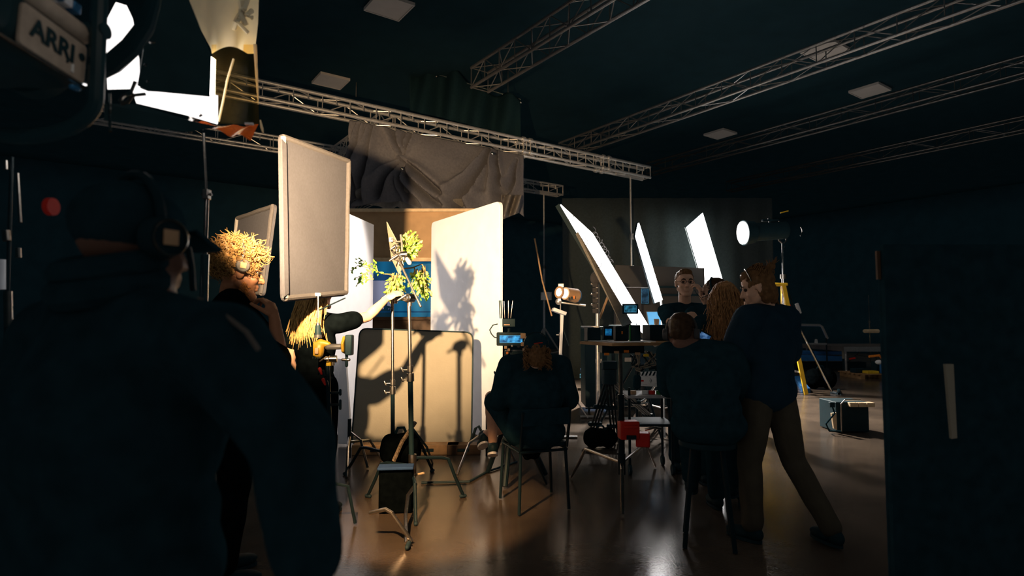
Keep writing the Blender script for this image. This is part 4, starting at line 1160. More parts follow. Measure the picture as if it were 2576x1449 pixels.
def fan(cx, cy, rx, ry, d, n, a0=0, a1=2 * PI, ox=0, oy=0):
    out = []
    for i in range(n):
        a = a0 + (a1 - a0) * (i + random.random() * .6) / n; r = random.uniform(.55, 1)
        e = at(cx + rx * math.cos(a) * r, cy + ry * math.sin(a) * r, d + random.uniform(-.08, .08)); b = at(cx + ox, cy + oy, d)
        out.append([b, lerp(b, e, .5) + V((0, 0, .02)), e])
    return out
plant('leafy_bunch', 'round bunch of bright green leaves above the grip heads', fan(1034, 618, 22, 34, dC + .12, 22, ox=-8, oy=15), M_leaf, M_leaf2, .04, 13, 2, .03)
def hang(px0, py0, px1, py1, d, n, w_):
    out = []
    for i in range(n):
        a = random.random(); x = px0 + (px1 - px0) * a
        p = at(x, py0 + random.uniform(0, 14), d + random.uniform(-.1, .1)); e = at(x + random.uniform(-w_, w_), py1 - random.uniform(0, 30), d + random.uniform(-.1, .1))
        out.append([p, lerp(p, e, .35) + V((random.uniform(-.02, .02), -.02, 0)), lerp(p, e, .7), e])
    return out
plant('hanging_plant', 'left trailing plant with yellow green leaves behind the slanted arm', hang(985, 682, 1012, 762, dB + .1, 13, 12), M_leaf2, M_leaf, .042, 15, 3, .04)
plant('hanging_plant', 'right trailing plant with fresh green leaves before the blue backing', hang(1040, 668, 1070, 752, dB + .15, 14, 10), M_leaf, M_leaf2, .042, 15, 4, .04)
br = [[at(985, 690, dB), at(962, 689, dB + .1), at(938, 676, dB + .15), at(900, 668, dB + .2), at(880, 682, dB + .2)], [at(938, 676, dB + .15), at(915, 690, dB + .15), at(895, 700, dB + .2)],
      [at(930, 674, dB + .15), at(916, 660, dB + .2), at(905, 652, dB + .2)], [at(940, 702, dB + .15), at(915, 704, dB + .15), at(898, 716, dB + .2)], [at(950, 683, dB + .1), at(946, 668, dB + .1), at(942, 664, dB + .1)]]
plant('leafy_branch', 'thin branch with sparse leaves reaching left over the white flat', br, M_leaf, M_leaf, .034, 17, 6, .025)
MB().tube([at(1012, 676, dB), at(1036, 674, dB + .1), at(1062, 664, dB + .15), at(1072, 690, dB + .15)], .006, n=6).obj('twig', M_stem, label='bare curved twig linking the two trailing plants', cat='twig')

# ---- sand bags and pouches round the stands
def bag(label, c, size, m=M_tee, rot=0, seed=0, handle=True, name='sandbag', cat='sandbag', group='black sandbags on the stands'):
    c = V(c); t = thing(name, label, cat, V((c.x, c.y, max(0, c.z - size[2] / 2))), group)
    R = rotz(rot); b = MB()
    for i in (-1, 1): b.ball(c + R @ V((i * size[0] * .25, 0, 0)), 1, (size[0] * .30, size[1] * .5, size[2] * .5), R, 16)
    b.ball(c, 1, (size[0] * .32, size[1] * .46, size[2] * .44), R, 16)
    o = remesh(b, .012, 3)
    for v in o.bm.verts: v.co += v.normal * .012 * noise.noise(v.co * 12 + V((seed, 0, 0)))
    zz = min(v.co.z for v in o.bm.verts)
    if zz < .002:
        for v in o.bm.verts: v.co.z -= zz - .002
    o.obj('body', m, t)
    if handle: MB().tube([c + R @ V((-size[0] * .16, 0, size[2] * .42)), c + R @ V((-size[0] * .08, 0, size[2] * .62)), c + R @ V((size[0] * .08, 0, size[2] * .62)), c + R @ V((size[0] * .16, 0, size[2] * .42))], .011, n=8).obj('handle', M_black, t)
    return t
bag('black sandbag slumped over the legs behind the near grip stand', at(1008, 1128, 4.75) , (.30, .20, .26), rot=.4, seed=1)
t = thing('tool_pouch', 'square black tool pouch hung low on the near grip stand', 'pouch', V((at(1000, 1235, 4.3).x, 4.3, .10)))
c = at(997, 1232, 4.3)
MB().box(c, (.24, .10, .32), rotz(.1)).obj('body', M_tee, t, bevel=.02)
MB().box(c + V((0, -.02, .165)), (.25, .12, .02), rotz(.1)).obj('flap', M_blueboard and M_blue, t, bevel=.006)
MB().tube([at(1045, 1062, 4.6), at(1012, 1110, 4.62), at(990, 1160, 4.6)], .016, n=6).obj('webbing_strap', mat('printed_webbing', (.16, .12, .08), .8, scale=80, var=.7), label='patterned webbing strap slanting across the sandbag', cat='strap')
# dark stand legs seen at the far left and right of the board
def bent_leg_base(label, px, py, feet, col=M_steel):
    c = fl(px, py); t = thing('stand_base', label, 'stand base', V((c.x, c.y, 0)), 'low stand bases near the poly board')
    MB().cyl(V((c.x, c.y, .05)), V((c.x, c.y, .42)), .018, n=14).obj('post', M_blackm, t)
    for i, f in enumerate(feet):
        h = V((c.x, c.y, .30 - i * .05)); s_ = lerp(h, f, .62) + V((0, 0, .13))
        MB().tube([h, lerp(h, s_, .9), s_, V((f.x, f.y, .014))], .0125, n=8).obj('leg', col, t)
    return t
bent_leg_base('low stand base with pale legs at the right corner of the poly board', 1226, 1160, [fl(1150, 1198), fl(1296, 1166), fl(1230, 1150)])
bent_leg_base('low stand base half hidden behind the blonde one', 878, 1165, [fl(925, 1180), fl(872, 1205), fl(960, 1158)])
MB().tube([at(1188, 1105, 5.9), at(1196, 1078, 5.9), at(1204, 1072, 5.9), at(1214, 1090, 5.9), fl(1226, 1140) + V((0, 0, .02))], .014, n=8).obj('cable_loop', M_rubber, label='thick black cable looping up beside the poly board corner', cat='cable')
MB().tube([fl(1300, 1165) + V((0, 0, .012)), fl(1225, 1190) + V((0, 0, .012)), fl(1180, 1215) + V((0, 0, .012)), fl(1060, 1218) + V((0, 0, .012))], .010, n=8).obj('cable', M_rubber, label='black cable lying on the floor left of the metal chair', cat='cable')
# front stand whose legs reach the bottom of the picture
c = fl(1034, 1372); tF = thing('stand_base', 'nearest low stand base with legs at the bottom of the picture', 'stand base', V((c.x, c.y, 0)), 'low stand bases near the poly board')
for q in ([at(930, 1291, 3.75), at(970, 1281, 3.72), at(985, 1290, 3.7), fl(1036, 1368) + V((0, 0, .014))], [at(1046, 1218, 4.3), at(1026, 1246, 4.15), at(1020, 1300, 3.95), fl(1022, 1372) + V((0, 0, .014))]):
    MB().tube(q, .0125, n=10).obj('leg', M_steel, tF)
MB().caps(fl(1029, 1374) + V((0, 0, .016)), .016, fl(1024, 1385) + V((0, 0, .016)), .014).obj('foot', M_rubber, tF)

# ---- flag support: yellow drill like tool in a clamp
dF = 3.95
t = thing('flag_arm', 'thin arm and pin under the large muslin flag', 'arm', at(800, 820, dF))
MB().tube([at(800, 742, dF), at(800, 800, dF)], .006, n=8).obj('pin', M_steel, t)
MB().tube([at(803, 780, dF), at(868, 750, dF + .3)], .005, n=8).obj('brace_rod', M_blackm, t)
MB().box(at(800, 741, dF), (.03, .03, .02)).obj('clip', M_paper, t)
t = thing('cordless_drill', 'yellow and black cordless drill clamped upright under the flag', 'drill', at(800, 925, dF))
MB().cyl(at(800, 818, dF), at(800, 842, dF), .017, .024, 16).obj('chuck', M_blackp, t)
MB().cyl(at(800, 812, dF), at(800, 819, dF), .010, .016, 12).obj('bit_holder', M_steel, t)
MB().cyl(at(800, 842, dF), at(800, 850, dF), .024, .026, 18).obj('collar_ring', M_dgrey, t)
b = MB(); b.ball(at(802, 880, dF), 1, (.036, .034, .060), None, 16); b.box(at(801, 878, dF), (.056, .052, .095)); b.caps(at(806, 862, dF), .026, at(826, 866, dF), .018)
M_ochre = mat('ochre_plastic', (.34, .19, .014), .45, scale=8)
remesh(b, .006, 4).obj('motor_body', M_ochre, t)
MB().box(at(801, 882, dF) - V((0, .036, 0)), (.022, .012, .04)).obj('side_label', M_leather, t, bevel=.002)
for k_ in range(4): MB().box(at(792 + k_ * 6, 899, dF) - V((0, .035, 0)), (.004, .01, .012)).obj('vent_slot', M_blackp, t)
MB().caps(at(826, 873, dF), .022, at(856, 872, dF), .019).obj('grip', M_dgrey, t)
MB().cyl(at(863, 868, dF), at(870, 868, dF), .062, n=6).obj('battery_rim', M_ochre, t, bevel=.006)
MB().box(at(879, 868, dF), (.045, .07, .135)).obj('battery', M_blackp, t, bevel=.008)
t = thing('clamp_cluster', 'steel clamp and black knobs holding the yellow drill', 'clamp', at(830, 960, dF))
knuckle(at(838, 903, dF), t, .7, V((1, .2, 0)))
MB().caps(at(862, 905, dF), .010, at(878, 905, dF), .010).obj('screw', M_steel, t)
MB().caps(at(872, 888, dF), .010, at(872, 920, dF), .010).obj('knob', M_blackp, t)
MB().box(at(828, 916, dF), (.03, .03, .02)).obj('yellow_tag', M_yellow, t)
MB().cyl(at(824, 915, dF), at(830, 1090, dF), .014, n=12).obj('post', M_blackm, t)
for y in (988, 1018):
    MB().caps(at(832, y, dF), .008, at(856, y, dF), .008).obj('screw', M_blackm, t)
    MB().caps(at(856, y - (6 if y < 1000 else 10), dF), .009, at(856, y + (4 if y < 1000 else 10), dF), .009).obj('knob', M_blackp, t)
MB().cyl(V((at(828, 1000, dF).x, dF, .02)), at(830, 1085, dF), .016, n=12).obj('lower_post', M_blackm, t)
for q in (.4, 2.5, 4.6):
    x_ = at(828, 1000, dF).x; MB().tube([V((x_, dF, .3)), V((x_ + .13 * math.cos(q), dF + .13 * math.sin(q), .26)), V((x_ + .18 * math.cos(q), dF + .18 * math.sin(q), .014))], .011).obj('leg', M_blackm, t)
t = thing('spring_clamp', 'red tipped spring clamps hanging below the yellow drill', 'clamp', at(815, 975, dF - .05))
for (x_, y_) in ((807, 935), (816, 962)):
    MB().caps(at(x_ - 3, y_ - 7, dF - .05), .011, at(x_ + 2, y_ + 5, dF - .05), .007).obj('red_grip', M_red, t)
    MB().caps(at(x_ + 6, y_ - 2, dF - .05), .008, at(x_ + 9, y_ + 10, dF - .05), .006).obj('jaw', M_blackm, t)

# ---- chair under the seated operator
t = thing('metal_chair', 'dark metal framed chair under the seated operator', 'chair', V((.16, 4.46, 0)))
LG = [V((.05, 4.20, 0)), V((.41, 4.34, 0)), V((-.09, 4.60, 0)), V((.31, 4.76, 0))]
ctr = sum(LG, V()) / 4
for p in LG:
    tp = lerp(p, ctr, .10) + V((0, 0, .455))
    MB().tube([p + V((0, 0, .008)), tp], .0115, n=10).obj('leg', M_blackm, t)
seat = [lerp(LG[i], ctr, .02) + V((0, 0, .455)) for i in (0, 1, 3, 2)]
MB().slab(rounded(seat, .06), .03, V((0, 0, 1))).obj('seat', M_blackp, t, bevel=.008)
for a_, b_ in ((0, 1), (1, 3), (3, 2), (2, 0)): MB().tube([lerp(LG[a_], ctr, .06) + V((0, 0, .43)), lerp(LG[b_], ctr, .06) + V((0, 0, .43))], .010).obj('seat_rail', M_blackm, t)
for i in (0, 1):
    p = lerp(LG[i], ctr, .06); o_ = (LG[0] + LG[1]) / 2 - (LG[2] + LG[3]) / 2; o_.normalize()
    MB().tube([p + V((0, 0, .45)), p + o_ * .05 + V((0, 0, .62)), p + o_ * .07 + V((0, 0, .72))], .011).obj('back_post', M_blackm, t)
pA, pB = [lerp(LG[i], ctr, .06) + o_ * .07 for i in (0, 1)]
MB().slab([pA + V((0, 0, .62)), pB + V((0, 0, .62)), pB + V((0, 0, .74)), pA + V((0, 0, .74))], .02).obj('backrest', M_black, t, bevel=.006)
MB().tube([at(1346, 1155, 4.55), at(1374, 1218, 4.62)], .011).obj('cross_brace', M_blackm, t)
bag('small black pouch dangling under the metal chair seat', at(1336, 1135, 4.4), (.12, .10, .13), handle=False, name='pouch', cat='pouch', group=None)

# ---- camera rig with monitors, left of the operator
dR = 5.0
M_screen = mat('blue_screen', (.02, .1, .2), .3, emit=(.05, .34, .72), es=1.1, var=.6, scale=30)
def screen_mat(name, c1, c2, s, sc=14):
    m = bpy.data.materials.new(name); m.use_nodes = True; nt = m.node_tree; N = nt.nodes; L = nt.links; b = N['Principled BSDF']
    tc = N.new('ShaderNodeTexCoord'); n_ = N.new('ShaderNodeTexNoise'); n_.inputs['Scale'].default_value = sc; L.new(tc.outputs['Object'], n_.inputs['Vector'])
    r = N.new('ShaderNodeValToRGB'); r.color_ramp.elements[0].position = .42; r.color_ramp.elements[1].position = .62
    r.color_ramp.elements[0].color = c1 + (1,); r.color_ramp.elements[1].color = c2 + (1,)
    L.new(n_.outputs['Fac'], r.inputs['Fac']); L.new(r.outputs['Color'], b.inputs['Emission Color']); b.inputs['Emission Strength'].default_value = s
    b.inputs['Base Color'].default_value = (.01, .02, .03, 1); b.inputs['Roughness'].default_value = .25
    return m
M_scr1 = screen_mat('camera_feed', (.004, .06, .16), (.06, .42, .80), 1.3, 18)
def monitor(label, x0, y0, x1, y1, d, m, bez=6, depth=.03, name='monitor', parent=None, tilt=0, group='small lit monitors'):
    A, B, C_, D = at(x0, y0, d), at(x1, y0 + tilt, d), at(x1, y1 + tilt, d), at(x0, y1, d)
    t = thing(name, label, 'monitor', V(((A.x + C_.x) / 2, d, D.z)), group)
    MB().slab(rounded([A, B, C_, D], .012), depth).obj('casing', M_blackp, t, bevel=.003)
    i = lambda x, y: at(x, y, d - .004)
    A, B, C_, D = i(x0 + bez, y0 + bez), i(x1 - bez, y0 + bez + tilt), i(x1 - bez, y1 - bez + tilt), i(x0 + bez, y1 - bez)
    MB().slab([A, B, C_, D], .003).obj('screen', m, t, smooth=False)
    MB().tube([A, B, C_, D], .0016, n=4, closed=True).obj('screen_frame', M_scrframe, t)
    return t
M_scrframe = mat('screen_edge', (.05, .2, .4), .3, emit=(.12, .5, .8), es=.7)
monitor('larger camera monitor with blue picture at head height left of the operator', 1249, 836, 1322, 870, dR, M_scr1, 8)
monitor('small upright monitor with plain blue screen below the larger one', 1274, 902, 1302, 934, dR, screen_mat('plain_blue_feed', (.04, .28, .62), (.10, .50, .85), .9, 8), 5, tilt=1)
t = thing('cinema_camera', 'cluttered black cinema camera rig left of the seated operator', 'camera', V((at(1285, 900, dR + .15).x, dR + .15, .70)))
b = MB(); b.box(at(1292, 905, dR + .14), (.16, .26, .16)); b.obj('body', M_blackp, t, bevel=.01)
b = MB(); b.box(at(1280, 812, dR + .06), (.11, .05, .07)); b.obj('wireless_receiver', M_blackp, t, bevel=.004)
MB().box(at(1275, 817, dR + .03), (.05, .006, .010)).obj('receiver_label', M_leather, t)
for (x0, y0, x1, y1) in ((1258, 800, 1256, 757), (1262, 800, 1260, 757), (1270, 800, 1268, 758), (1279, 800, 1279, 757), (1285, 800, 1290, 757)):
    MB().caps(at(x0, y0, dR + .06), .0045, at(x1, y1, dR + .06), .0045).obj('antenna', M_steel if x0 > 1264 else M_blackp, t)
MB().tube([at(1252, 815, dR), at(1240, 818, dR), at(1232, 830, dR), at(1236, 840, dR), at(1243, 848, dR), at(1250, 850, dR)], .005, n=6).obj('video_cable', M_rubber, t)
MB().cyl(at(1280, 826, dR + .06), at(1282, 905, dR + .1), .012).obj('monitor_post', M_blackm, t)
MB().cyl(at(1305, 860, dR + .08), at(1330, 862, dR + .12), .05, n=20).obj('lens', M_blackp, t)
MB().cyl(at(1296, 915, dR - .02), at(1304, 918, dR - .02), .035, n=16).obj('follow_focus_wheel', M_paper, t)
for (x_, y_, m_, s_) in ((1272, 874, M_leather, .012), (1276, 888, M_orange, .010), (1280, 880, M_leather, .011), (1300, 918, M_orange, .008), (1288, 870, M_steel, .009), (1316, 845, M_leather, .022), (1315, 866, M_leather, .016), (1318, 880, M_leather, .012)):
    MB().box(at(x_, y_, dR - .03), (s_ * 2, s_, s_ * 2)).obj('accessory', m_, t, bevel=.003)
MB().tube([at(1262, 905, dR), at(1256, 915, dR), at(1255, 932, dR), at(1264, 940, dR)], .010, n=8).obj('handgrip', M_rubber, t)
MB().caps(at(1258, 942, dR), .014, at(1278, 944, dR), .014).obj('red_rail', M_red, t)
for (x_, y_) in ((1254, 953), (1266, 955), (1272, 952)): MB().box(at(x_, y_, dR), (.03, .03, .05)).obj('yellow_bracket', M_yellow, t, bevel=.003)
MB().caps(at(1244, 936, dR), .008, at(1250, 948, dR), .011).obj('lever', M_rubber, t)
MB().cyl(at(1242, 966, dR), at(1252, 966, dR), .035, n=18).obj('wheel', M_leather, t)
cx_ = at(1290, 930, dR + .16)
MB().cyl(V((cx_.x, cx_.y, .62)), V((cx_.x, cx_.y, cx_.z)), .05, n=16).obj('tripod_head', M_blackm, t)
for q in (.3, 2.4, 4.5):
    MB().tube([V((cx_.x, cx_.y, .66)), V((cx_.x + .30 * math.cos(q), cx_.y + .30 * math.sin(q), .02))], .022, n=8).obj('tripod_leg', M_blackm, t)

# ---- video cart on a rolling stand, right of centre
dT = 4.35
px_ = at(1561, 900, dT).x
t = thing('cart_table', 'wooden topped cart table on a chrome post, right of the chair', 'table', V((px_, dT, 0)))
top = [at(1458, 857, dT + .1), at(1540, 871, dT - .28), at(1716, 868, dT - .1), at(1640, 852, dT + .55)]
zt_ = 1.205
top = [V((p.x, p.y, zt_)) for p in top]
MB().slab(top, .022, V((0, 0, -1))).obj('table_top', M_wood, t, bevel=.003, smooth=False)
MB().cyl(V((px_, dT, .05)), V((px_, dT, zt_ - .03)), .014, n=14).obj('inner_post', M_steel, t)
MB().cyl(V((px_, dT, .30)), V((px_, dT, .82)), .024, n=14).obj('outer_post', M_blackm, t)
MB().box((px_, dT, zt_ - .05), (.30, .22, .06)).obj('clamp_plate', M_blackm, t, bevel=.004)
for x_, m_ in ((-.12, M_orange), (-.05, M_leather), (.02, M_orange), (.10, M_leather), (.16, M_yellow)):
    MB().box((px_ + x_, dT - .12, zt_ - .06 - abs(x_) * .2), (.035, .02, .018)).obj('cable_tag', m_, t, bevel=.002)
for f in (fl(1437, 1205), fl(1648, 1178), fl(1566, 1300)):
    h0 = V((px_, dT, .33)); s_ = lerp(h0, V((f.x, f.y, .30)), .68)
    MB().tube([h0, s_, lerp(s_, f, .5) + V((0, 0, .0)), V((f.x, f.y, .02))], .0125, n=10).obj('leg', M_steel, t)
MB().cyl(V((px_, dT, .25)), V((px_, dT, .40)), .028, n=14).obj('leg_hub', M_blackm, t)
# items on the table (rest on the top)
zt = zt_ + .001
def onT(px, d): return V((at(px, 855, d).x, d, zt))
def sbox(name, label, cat, c, size, m, rot=0, group=None, bevel=.004):
    c = V(c); return MB().box((c.x, c.y, c.z + size[2] / 2), size, rotz(rot)).obj(name, m, label=label, cat=cat, group=group, bevel=bevel, smooth=False)
p = onT(1490, 4.5); sbox('control_box', 'black control box at the left end of the cart table', 'box', p, (.10, .12, .10), M_blackp, .1)
p = onT(1530, 4.55); t_ = thing('field_monitor', 'little blue lit field monitor standing on the cart table', 'monitor', p)
MB().box(p + V((0, 0, .06)), (.075, .03, .10)).obj('casing', M_blackp, t_, bevel=.003)
MB().box(p + V((0, -.017, .065)), (.048, .004, .05)).obj('screen', screen_mat('dim_blue_feed', (.003, .05, .14), (.01, .16, .34), 1, 30), t_)
p = onT(1562, 4.6); sbox('battery_block', 'black battery block with an orange tab behind the papers', 'battery', p, (.10, .10, .11), M_blackp)
sbox('orange_tab', 'orange tab on the black battery block', 'tab', p + V((.0, -.054, .05)), (.012, .004, .022), M_orange)
p = onT(1597, 4.40); t_ = thing('green_mug', 'dark mug with a green side on the cart table', 'mug', p)
MB().cyl(p, p + V((0, 0, .12)), .042, n=24).obj('cup', M_blackp, t_)
MB().box(p + V((-.040, -.02, .06)), (.008, .012, .118)).obj('green_stripe', M_green, t_)
for px, d_, w_, l_, r_, lab in ((1575, 4.22, .21, .16, .3, 'white paper sheet hanging to the front of the cart table'), (1512, 4.42, .15, .12, .5, 'dim paper sheet at the left of the cart table'), (1620, 4.35, .14, .12, .1, 'white paper strip right of the green mug')):
    p = onT(px, d_); sbox('paper_sheet', lab, 'paper', p, (w_, l_, .004), M_paper, r_, 'papers on the cart table', 0)
p = onT(1650, 4.6); sbox('equipment_block', 'black equipment block at the right end of the cart table', 'box', p, (.16, .14, .12), M_blackp, .2)
# hung below: red tool case
c = at(1588, 1088, dT - .02); t_ = thing('red_case', 'red tool case hung low on the cart post', 'case', c - V((0, 0, .09)))
MB().box(c + V((-.02, 0, .02)), (.14, .10, .13), rotz(.1)).obj('body', M_red, t_, bevel=.01)
MB().box(c + V((.085, .01, -.05)), (.10, .10, .10), rotz(-.2)).obj('side_box', M_red, t_, bevel=.01)
MB().box(c + V((-.01, -.055, -.025)), (.07, .01, .03)).obj('latch', M_blackp, t_, bevel=.002)
MB().box(c + V((-.01, -.055, .05)), (.10, .01, .015)).obj('ridge', M_red, t_, bevel=.002)
MB().tube([c + V((.10, 0, .02)), c + V((.16, -.02, .04)), c + V((.22, -.02, .03))], .010).obj('handle', M_steel, t_)
bag('dark cloth bundle on the floor left of the cart post', fl(1512, 1130) + V((0, .05, .10)), (.34, .24, .22), seed=4)

# ---- heavy tripod behind the cart
t = thing('tripod', 'heavy black camera tripod standing behind the cart post', 'tripod', V((at(1530, 950, 5.8).x, 5.8, 0)))
hd_ = at(1533, 955, 5.8)
MB().cyl(hd_ - V((0, 0, .04)), hd_ + V((0, 0, .10)), .075, n=20).obj('bowl', M_blackp, t)
MB().box(hd_ + V((0, 0, .14)), (.14, .12, .08)).obj('head', M_blackp, t, bevel=.01)
for f, n_ in ((fl(1485, 1108), 0), (fl(1548, 1116), 1), (fl(1660, 1075), 2)):
    f = V((f.x, f.y, .02)); sd = (f - hd_); sd.z = 0; sd = V((-sd.y, sd.x, 0)).normalized() if n_ != 1 else V((1, 0, 0))
    lg = MB()
    for o_ in (-1, 0, 1): lg.cyl(hd_ + sd * o_ * .035, f + sd * o_ * .03, .012, n=8)
    L_ = lg.obj('leg', M_blackm, t)
    for q in (.42, .72): MB().caps(lerp(hd_, f, q) - sd * .055, .024, lerp(hd_, f, q) + sd * .055, .024).obj('leg_clamp', M_blackp, L_)
# ---- clapper slate and tray cart behind
dS = 5.5
t = thing('clapper_slate', 'white clapper slate with black striped stick, propped behind the cart', 'slate', at(1635, 976, dS))
A, B, C_, D = at(1610, 945, dS), at(1657, 943, dS), at(1656, 973, dS), at(1611, 971, dS)
MB().slab([A, B, C_, D], .012).obj('board', M_paper, t, smooth=False)
MB().slab([at(1612, 936, dS), at(1657, 934, dS), at(1657, 943, dS), at(1612, 945, dS)], .014).obj('clap_stick', M_paper, t, smooth=False)
for k_ in range(5):
    x0 = 1613 + k_ * 9.4
    MB().slab([at(x0, 945, dS - .002), at(x0 + 4.5, 945, dS - .002), at(x0 + 9, 934.5, dS - .002), at(x0 + 4.5, 934.7, dS - .002)], .002).obj('stripe', M_blackp, t, smooth=False)
MB().box(at(1616, 958, dS - .008), (.024, .006, .014)).obj('red_tape', M_red, t)
MB().tube([at(1637, 952, dS - .004), at(1634, 959, dS - .004), at(1641, 958, dS - .004)], .0014, n=5).obj('digit_stroke', M_blackp, t)
MB().tube([at(1639, 954, dS - .004), at(1637, 964, dS - .004)], .0014, n=5).obj('digit_stroke', M_blackp, t)
for (x0, y0, x1) in ((1618, 947, 1630), (1645, 949, 1652), (1618, 967, 1628), (1645, 966, 1653)):
    MB().tube([at(x0, y0, dS - .004), at(x1, y0 - .5, dS - .004)], .001, n=4).obj('ruled_line', M_grey, t)
t = thing('tray_cart', 'low tray cart with odds and ends under the clapper slate', 'cart', V((at(1625, 990, dS).x, dS, 0)))
zc_ = at(1625, 992, dS).z; cx = at(1625, 990, dS).x
MB().box((cx, dS, zc_), (.42, .40, .025)).obj('tray', M_grey, t, bevel=.004)
MB().box((cx, dS, zc_ - .25), (.42, .40, .025)).obj('lower_tray', M_blackm, t, bevel=.004)
for sx_ in (-1, 1):
    for sy_ in (-1, 1):
        MB().cyl(V((cx + sx_ * .19, dS + sy_ * .18, .05)), V((cx + sx_ * .19, dS + sy_ * .18, zc_ + .08)), .012).obj('leg', M_blackm, t)
        MB().cyl(V((cx + sx_ * .19 - .012, dS + sy_ * .18, .045)), V((cx + sx_ * .19 + .012, dS + sy_ * .18, .045)), .045, n=16).obj('wheel', M_rubber, t)
for x_, m_, lab in ((-.14, M_leather, 'brown roll of tape on the tray cart'), (-.03, M_paper, 'white roll of tape on the tray cart'), (.03, M_red, 'pinkish roll of tape on the tray cart'), (.10, M_green, 'green roll of tape on the tray cart')):
    MB().cyl(V((cx + x_, dS - .1, zc_ + .014)), V((cx + x_, dS - .1, zc_ + .045)), .030, n=16).obj('tape_roll', m_, label=lab, cat='tape roll', group='tape rolls on the tray cart')
t = thing('microphone', 'black furry microphone hanging left of the clapper slate', 'microphone', at(1603, 975, 5.2))
b = MB().caps(at(1603, 952, 5.2), .035, at(1602, 970, 5.2), .035, n=16); b.obj('wind_cover', M_black, t)
MB().tube([at(1603, 945, 5.2), at(1606, 925, 5.2), at(1600, 905, 5.2), at(1585, 893, 5.2)], .010).obj('boom_arm', M_blackm, t)
t = thing('cable_bundle', 'tangle of pale and black cables hung under the cart table', 'cables', at(1625, 930, 4.75))
random.seed(31)
for i in range(9):
    p = at(1595 + i * 7, 885 + random.uniform(-4, 8), 4.75); q = at(1600 + random.uniform(0, 55), 925 + random.uniform(-5, 12), 4.75)
    MB().tube([p, lerp(p, q, .4) + V((random.uniform(-.08, .08), 0, -.04)), lerp(p, q, .8) + V((random.uniform(-.06, .06), 0, -.02)), q], .009, n=6).obj('cable', M_rubber if i % 2 else M_poly, t)
# ================================================================ white light panels on the right
def emis(name, c, s):
    return mat(name, (.8, .8, .8), .6, emit=c, es=s, var=.02)
M_led = emis('lit_diffuser', (1.0, .97, .95), 8.0)
M_led3 = emis('narrow_lit_diffuser', (1.0, .96, .94), 40.0)
M_led2 = emis('bright_lit_diffuser', (1.0, .97, .96), 10.0)
def panel(label, A, B, C_, D, m, cat='light panel', depth=.06, group='glowing white light panels', rim=.02):
    A, B, C_, D = [V(c) for c in (A, B, C_, D)]
    cen = (A + B + C_ + D) / 4
    n = (B - A).cross(D - A).normalized()
    if n.dot(cen - V((0, 0, CAMH))) > 0: n = -n
    t = thing('led_light', label, cat, V((cen.x, cen.y, min(q.z for q in (A, B, C_, D)))), group)
    MB().slab([A, B, C_, D], .012, -n).obj('diffuser', m, t, smooth=False)
    ex = lambda p: p + (p - cen).normalized() * rim - n * .014
    MB().slab([ex(p) for p in (A, B, C_, D)], depth, -n).obj('housing', M_blackm, t, smooth=False)
    return t, n, cen
A, B, D = at(1411, 514, 7.4), at(1492, 588, 8.2), at(1590, 815, 7.0)
t1, n1, c1 = panel('longest leaning white light panel with clips along its edge', A, B, B + D - A, D, M_led)
t2, n2, c2 = panel('narrow white light panel on a thin stand, middle of the three', at(1608, 561, 6.9), at(1601, 595, 6.7), at(1650, 761, 7.3), at(1667, 754, 7.5), M_led3, depth=.02, rim=.01)
A, B, D = at(1768, 536, 13.35), at(1727, 572, 13.15), at(1830, 745, 13.6)
t3, n3, c3 = panel('wide white light panel glowing before the black curtain', A, B, B + D - A, D, M_led2, depth=.03)
MB().slab([q - n3 * .05 for q in (A, B, B + D - A, D)], .004, -n3).obj('added_glow_plate', emis('rear_glow', (.93, 1, .97), 4.5), t3, smooth=False)  # glowing back added to throw a halo on the curtain
# ================================================================ background gear on the right
# housing trim, legs and clips of the long panel
def tri_stand(label, px, d, ztop, foot=.45, h0=.6, r=.014, m=M_steel, group='tall light stands', zfrom=.05, nleg=3, a0=.3, thin=.6, stages=2):
    x = at(px, 810, d).x
    t = thing('light_stand', label, 'stand', V((x, d, 0)), group)
    zm = h0 + (ztop - h0) * .45
    MB().cyl(V((x, d, .10)), V((x, d, zm)), r, n=12).obj('lower_tube', m, t)
    MB().cyl(V((x, d, zm - .03)), V((x, d, ztop)), r * thin, n=10).obj('riser_tube', m, t)
    MB().cyl(V((x, d, zm - .05)), V((x, d, zm + .03)), r * 1.7, n=14).obj('collar', M_steel, t)
    MB().cyl(V((x, d, zm)), V((x - .06, d, zm)), .007).obj('tee_handle', M_steel, t)
    for i in range(nleg):
        q = a0 + 2 * PI * i / nleg
        f = V((x + foot * math.cos(q), d + foot * math.sin(q), .014))
        MB().tube([V((x, d, h0)), f], r * .7, n=8).obj('leg', m, t)
        MB().tube([V((x, d, h0 * .4)), lerp(V((x, d, h0)), f, .55)], r * .45, n=6).obj('brace', m, t)
    return t
# lift stand carrying the right end of the long truss
dW = MAIN(1588).y
pW = MAIN(1588)
t = tri_stand('tall thin winch stand carrying the right end of the long truss', 1590, dW, pW.z - .17, .22, .9, .035, M_alu)
MB().box((pW.x, pW.y, pW.z - .15), (.9, .06, .05), rotz(.6)).obj('cross_bar', M_alu, t)
for (y_, s_) in ((595, .14), (757, .22)):
    c = at(1592, y_, dW); MB().box(c, (s_, .14, s_ * .9)).obj('winch_box', M_alu, t, bevel=.01)
# lift stand under the rear truss
dV = on_rear(1368).y
t = tri_stand('second winch stand under the end of the rear truss', 1369, dV, on_rear(1368).z - .15, .8, 1.2, .032, M_alu)
MB().box((on_rear(1368).x, dV, on_rear(1368).z - .15), (.6, .06, .05), rotz(.6)).obj('cross_bar', M_alu, t)
c = at(1374, 745, dV); MB().box(c, (.30, .16, .22)).obj('winch_box', M_alu, t, bevel=.01)
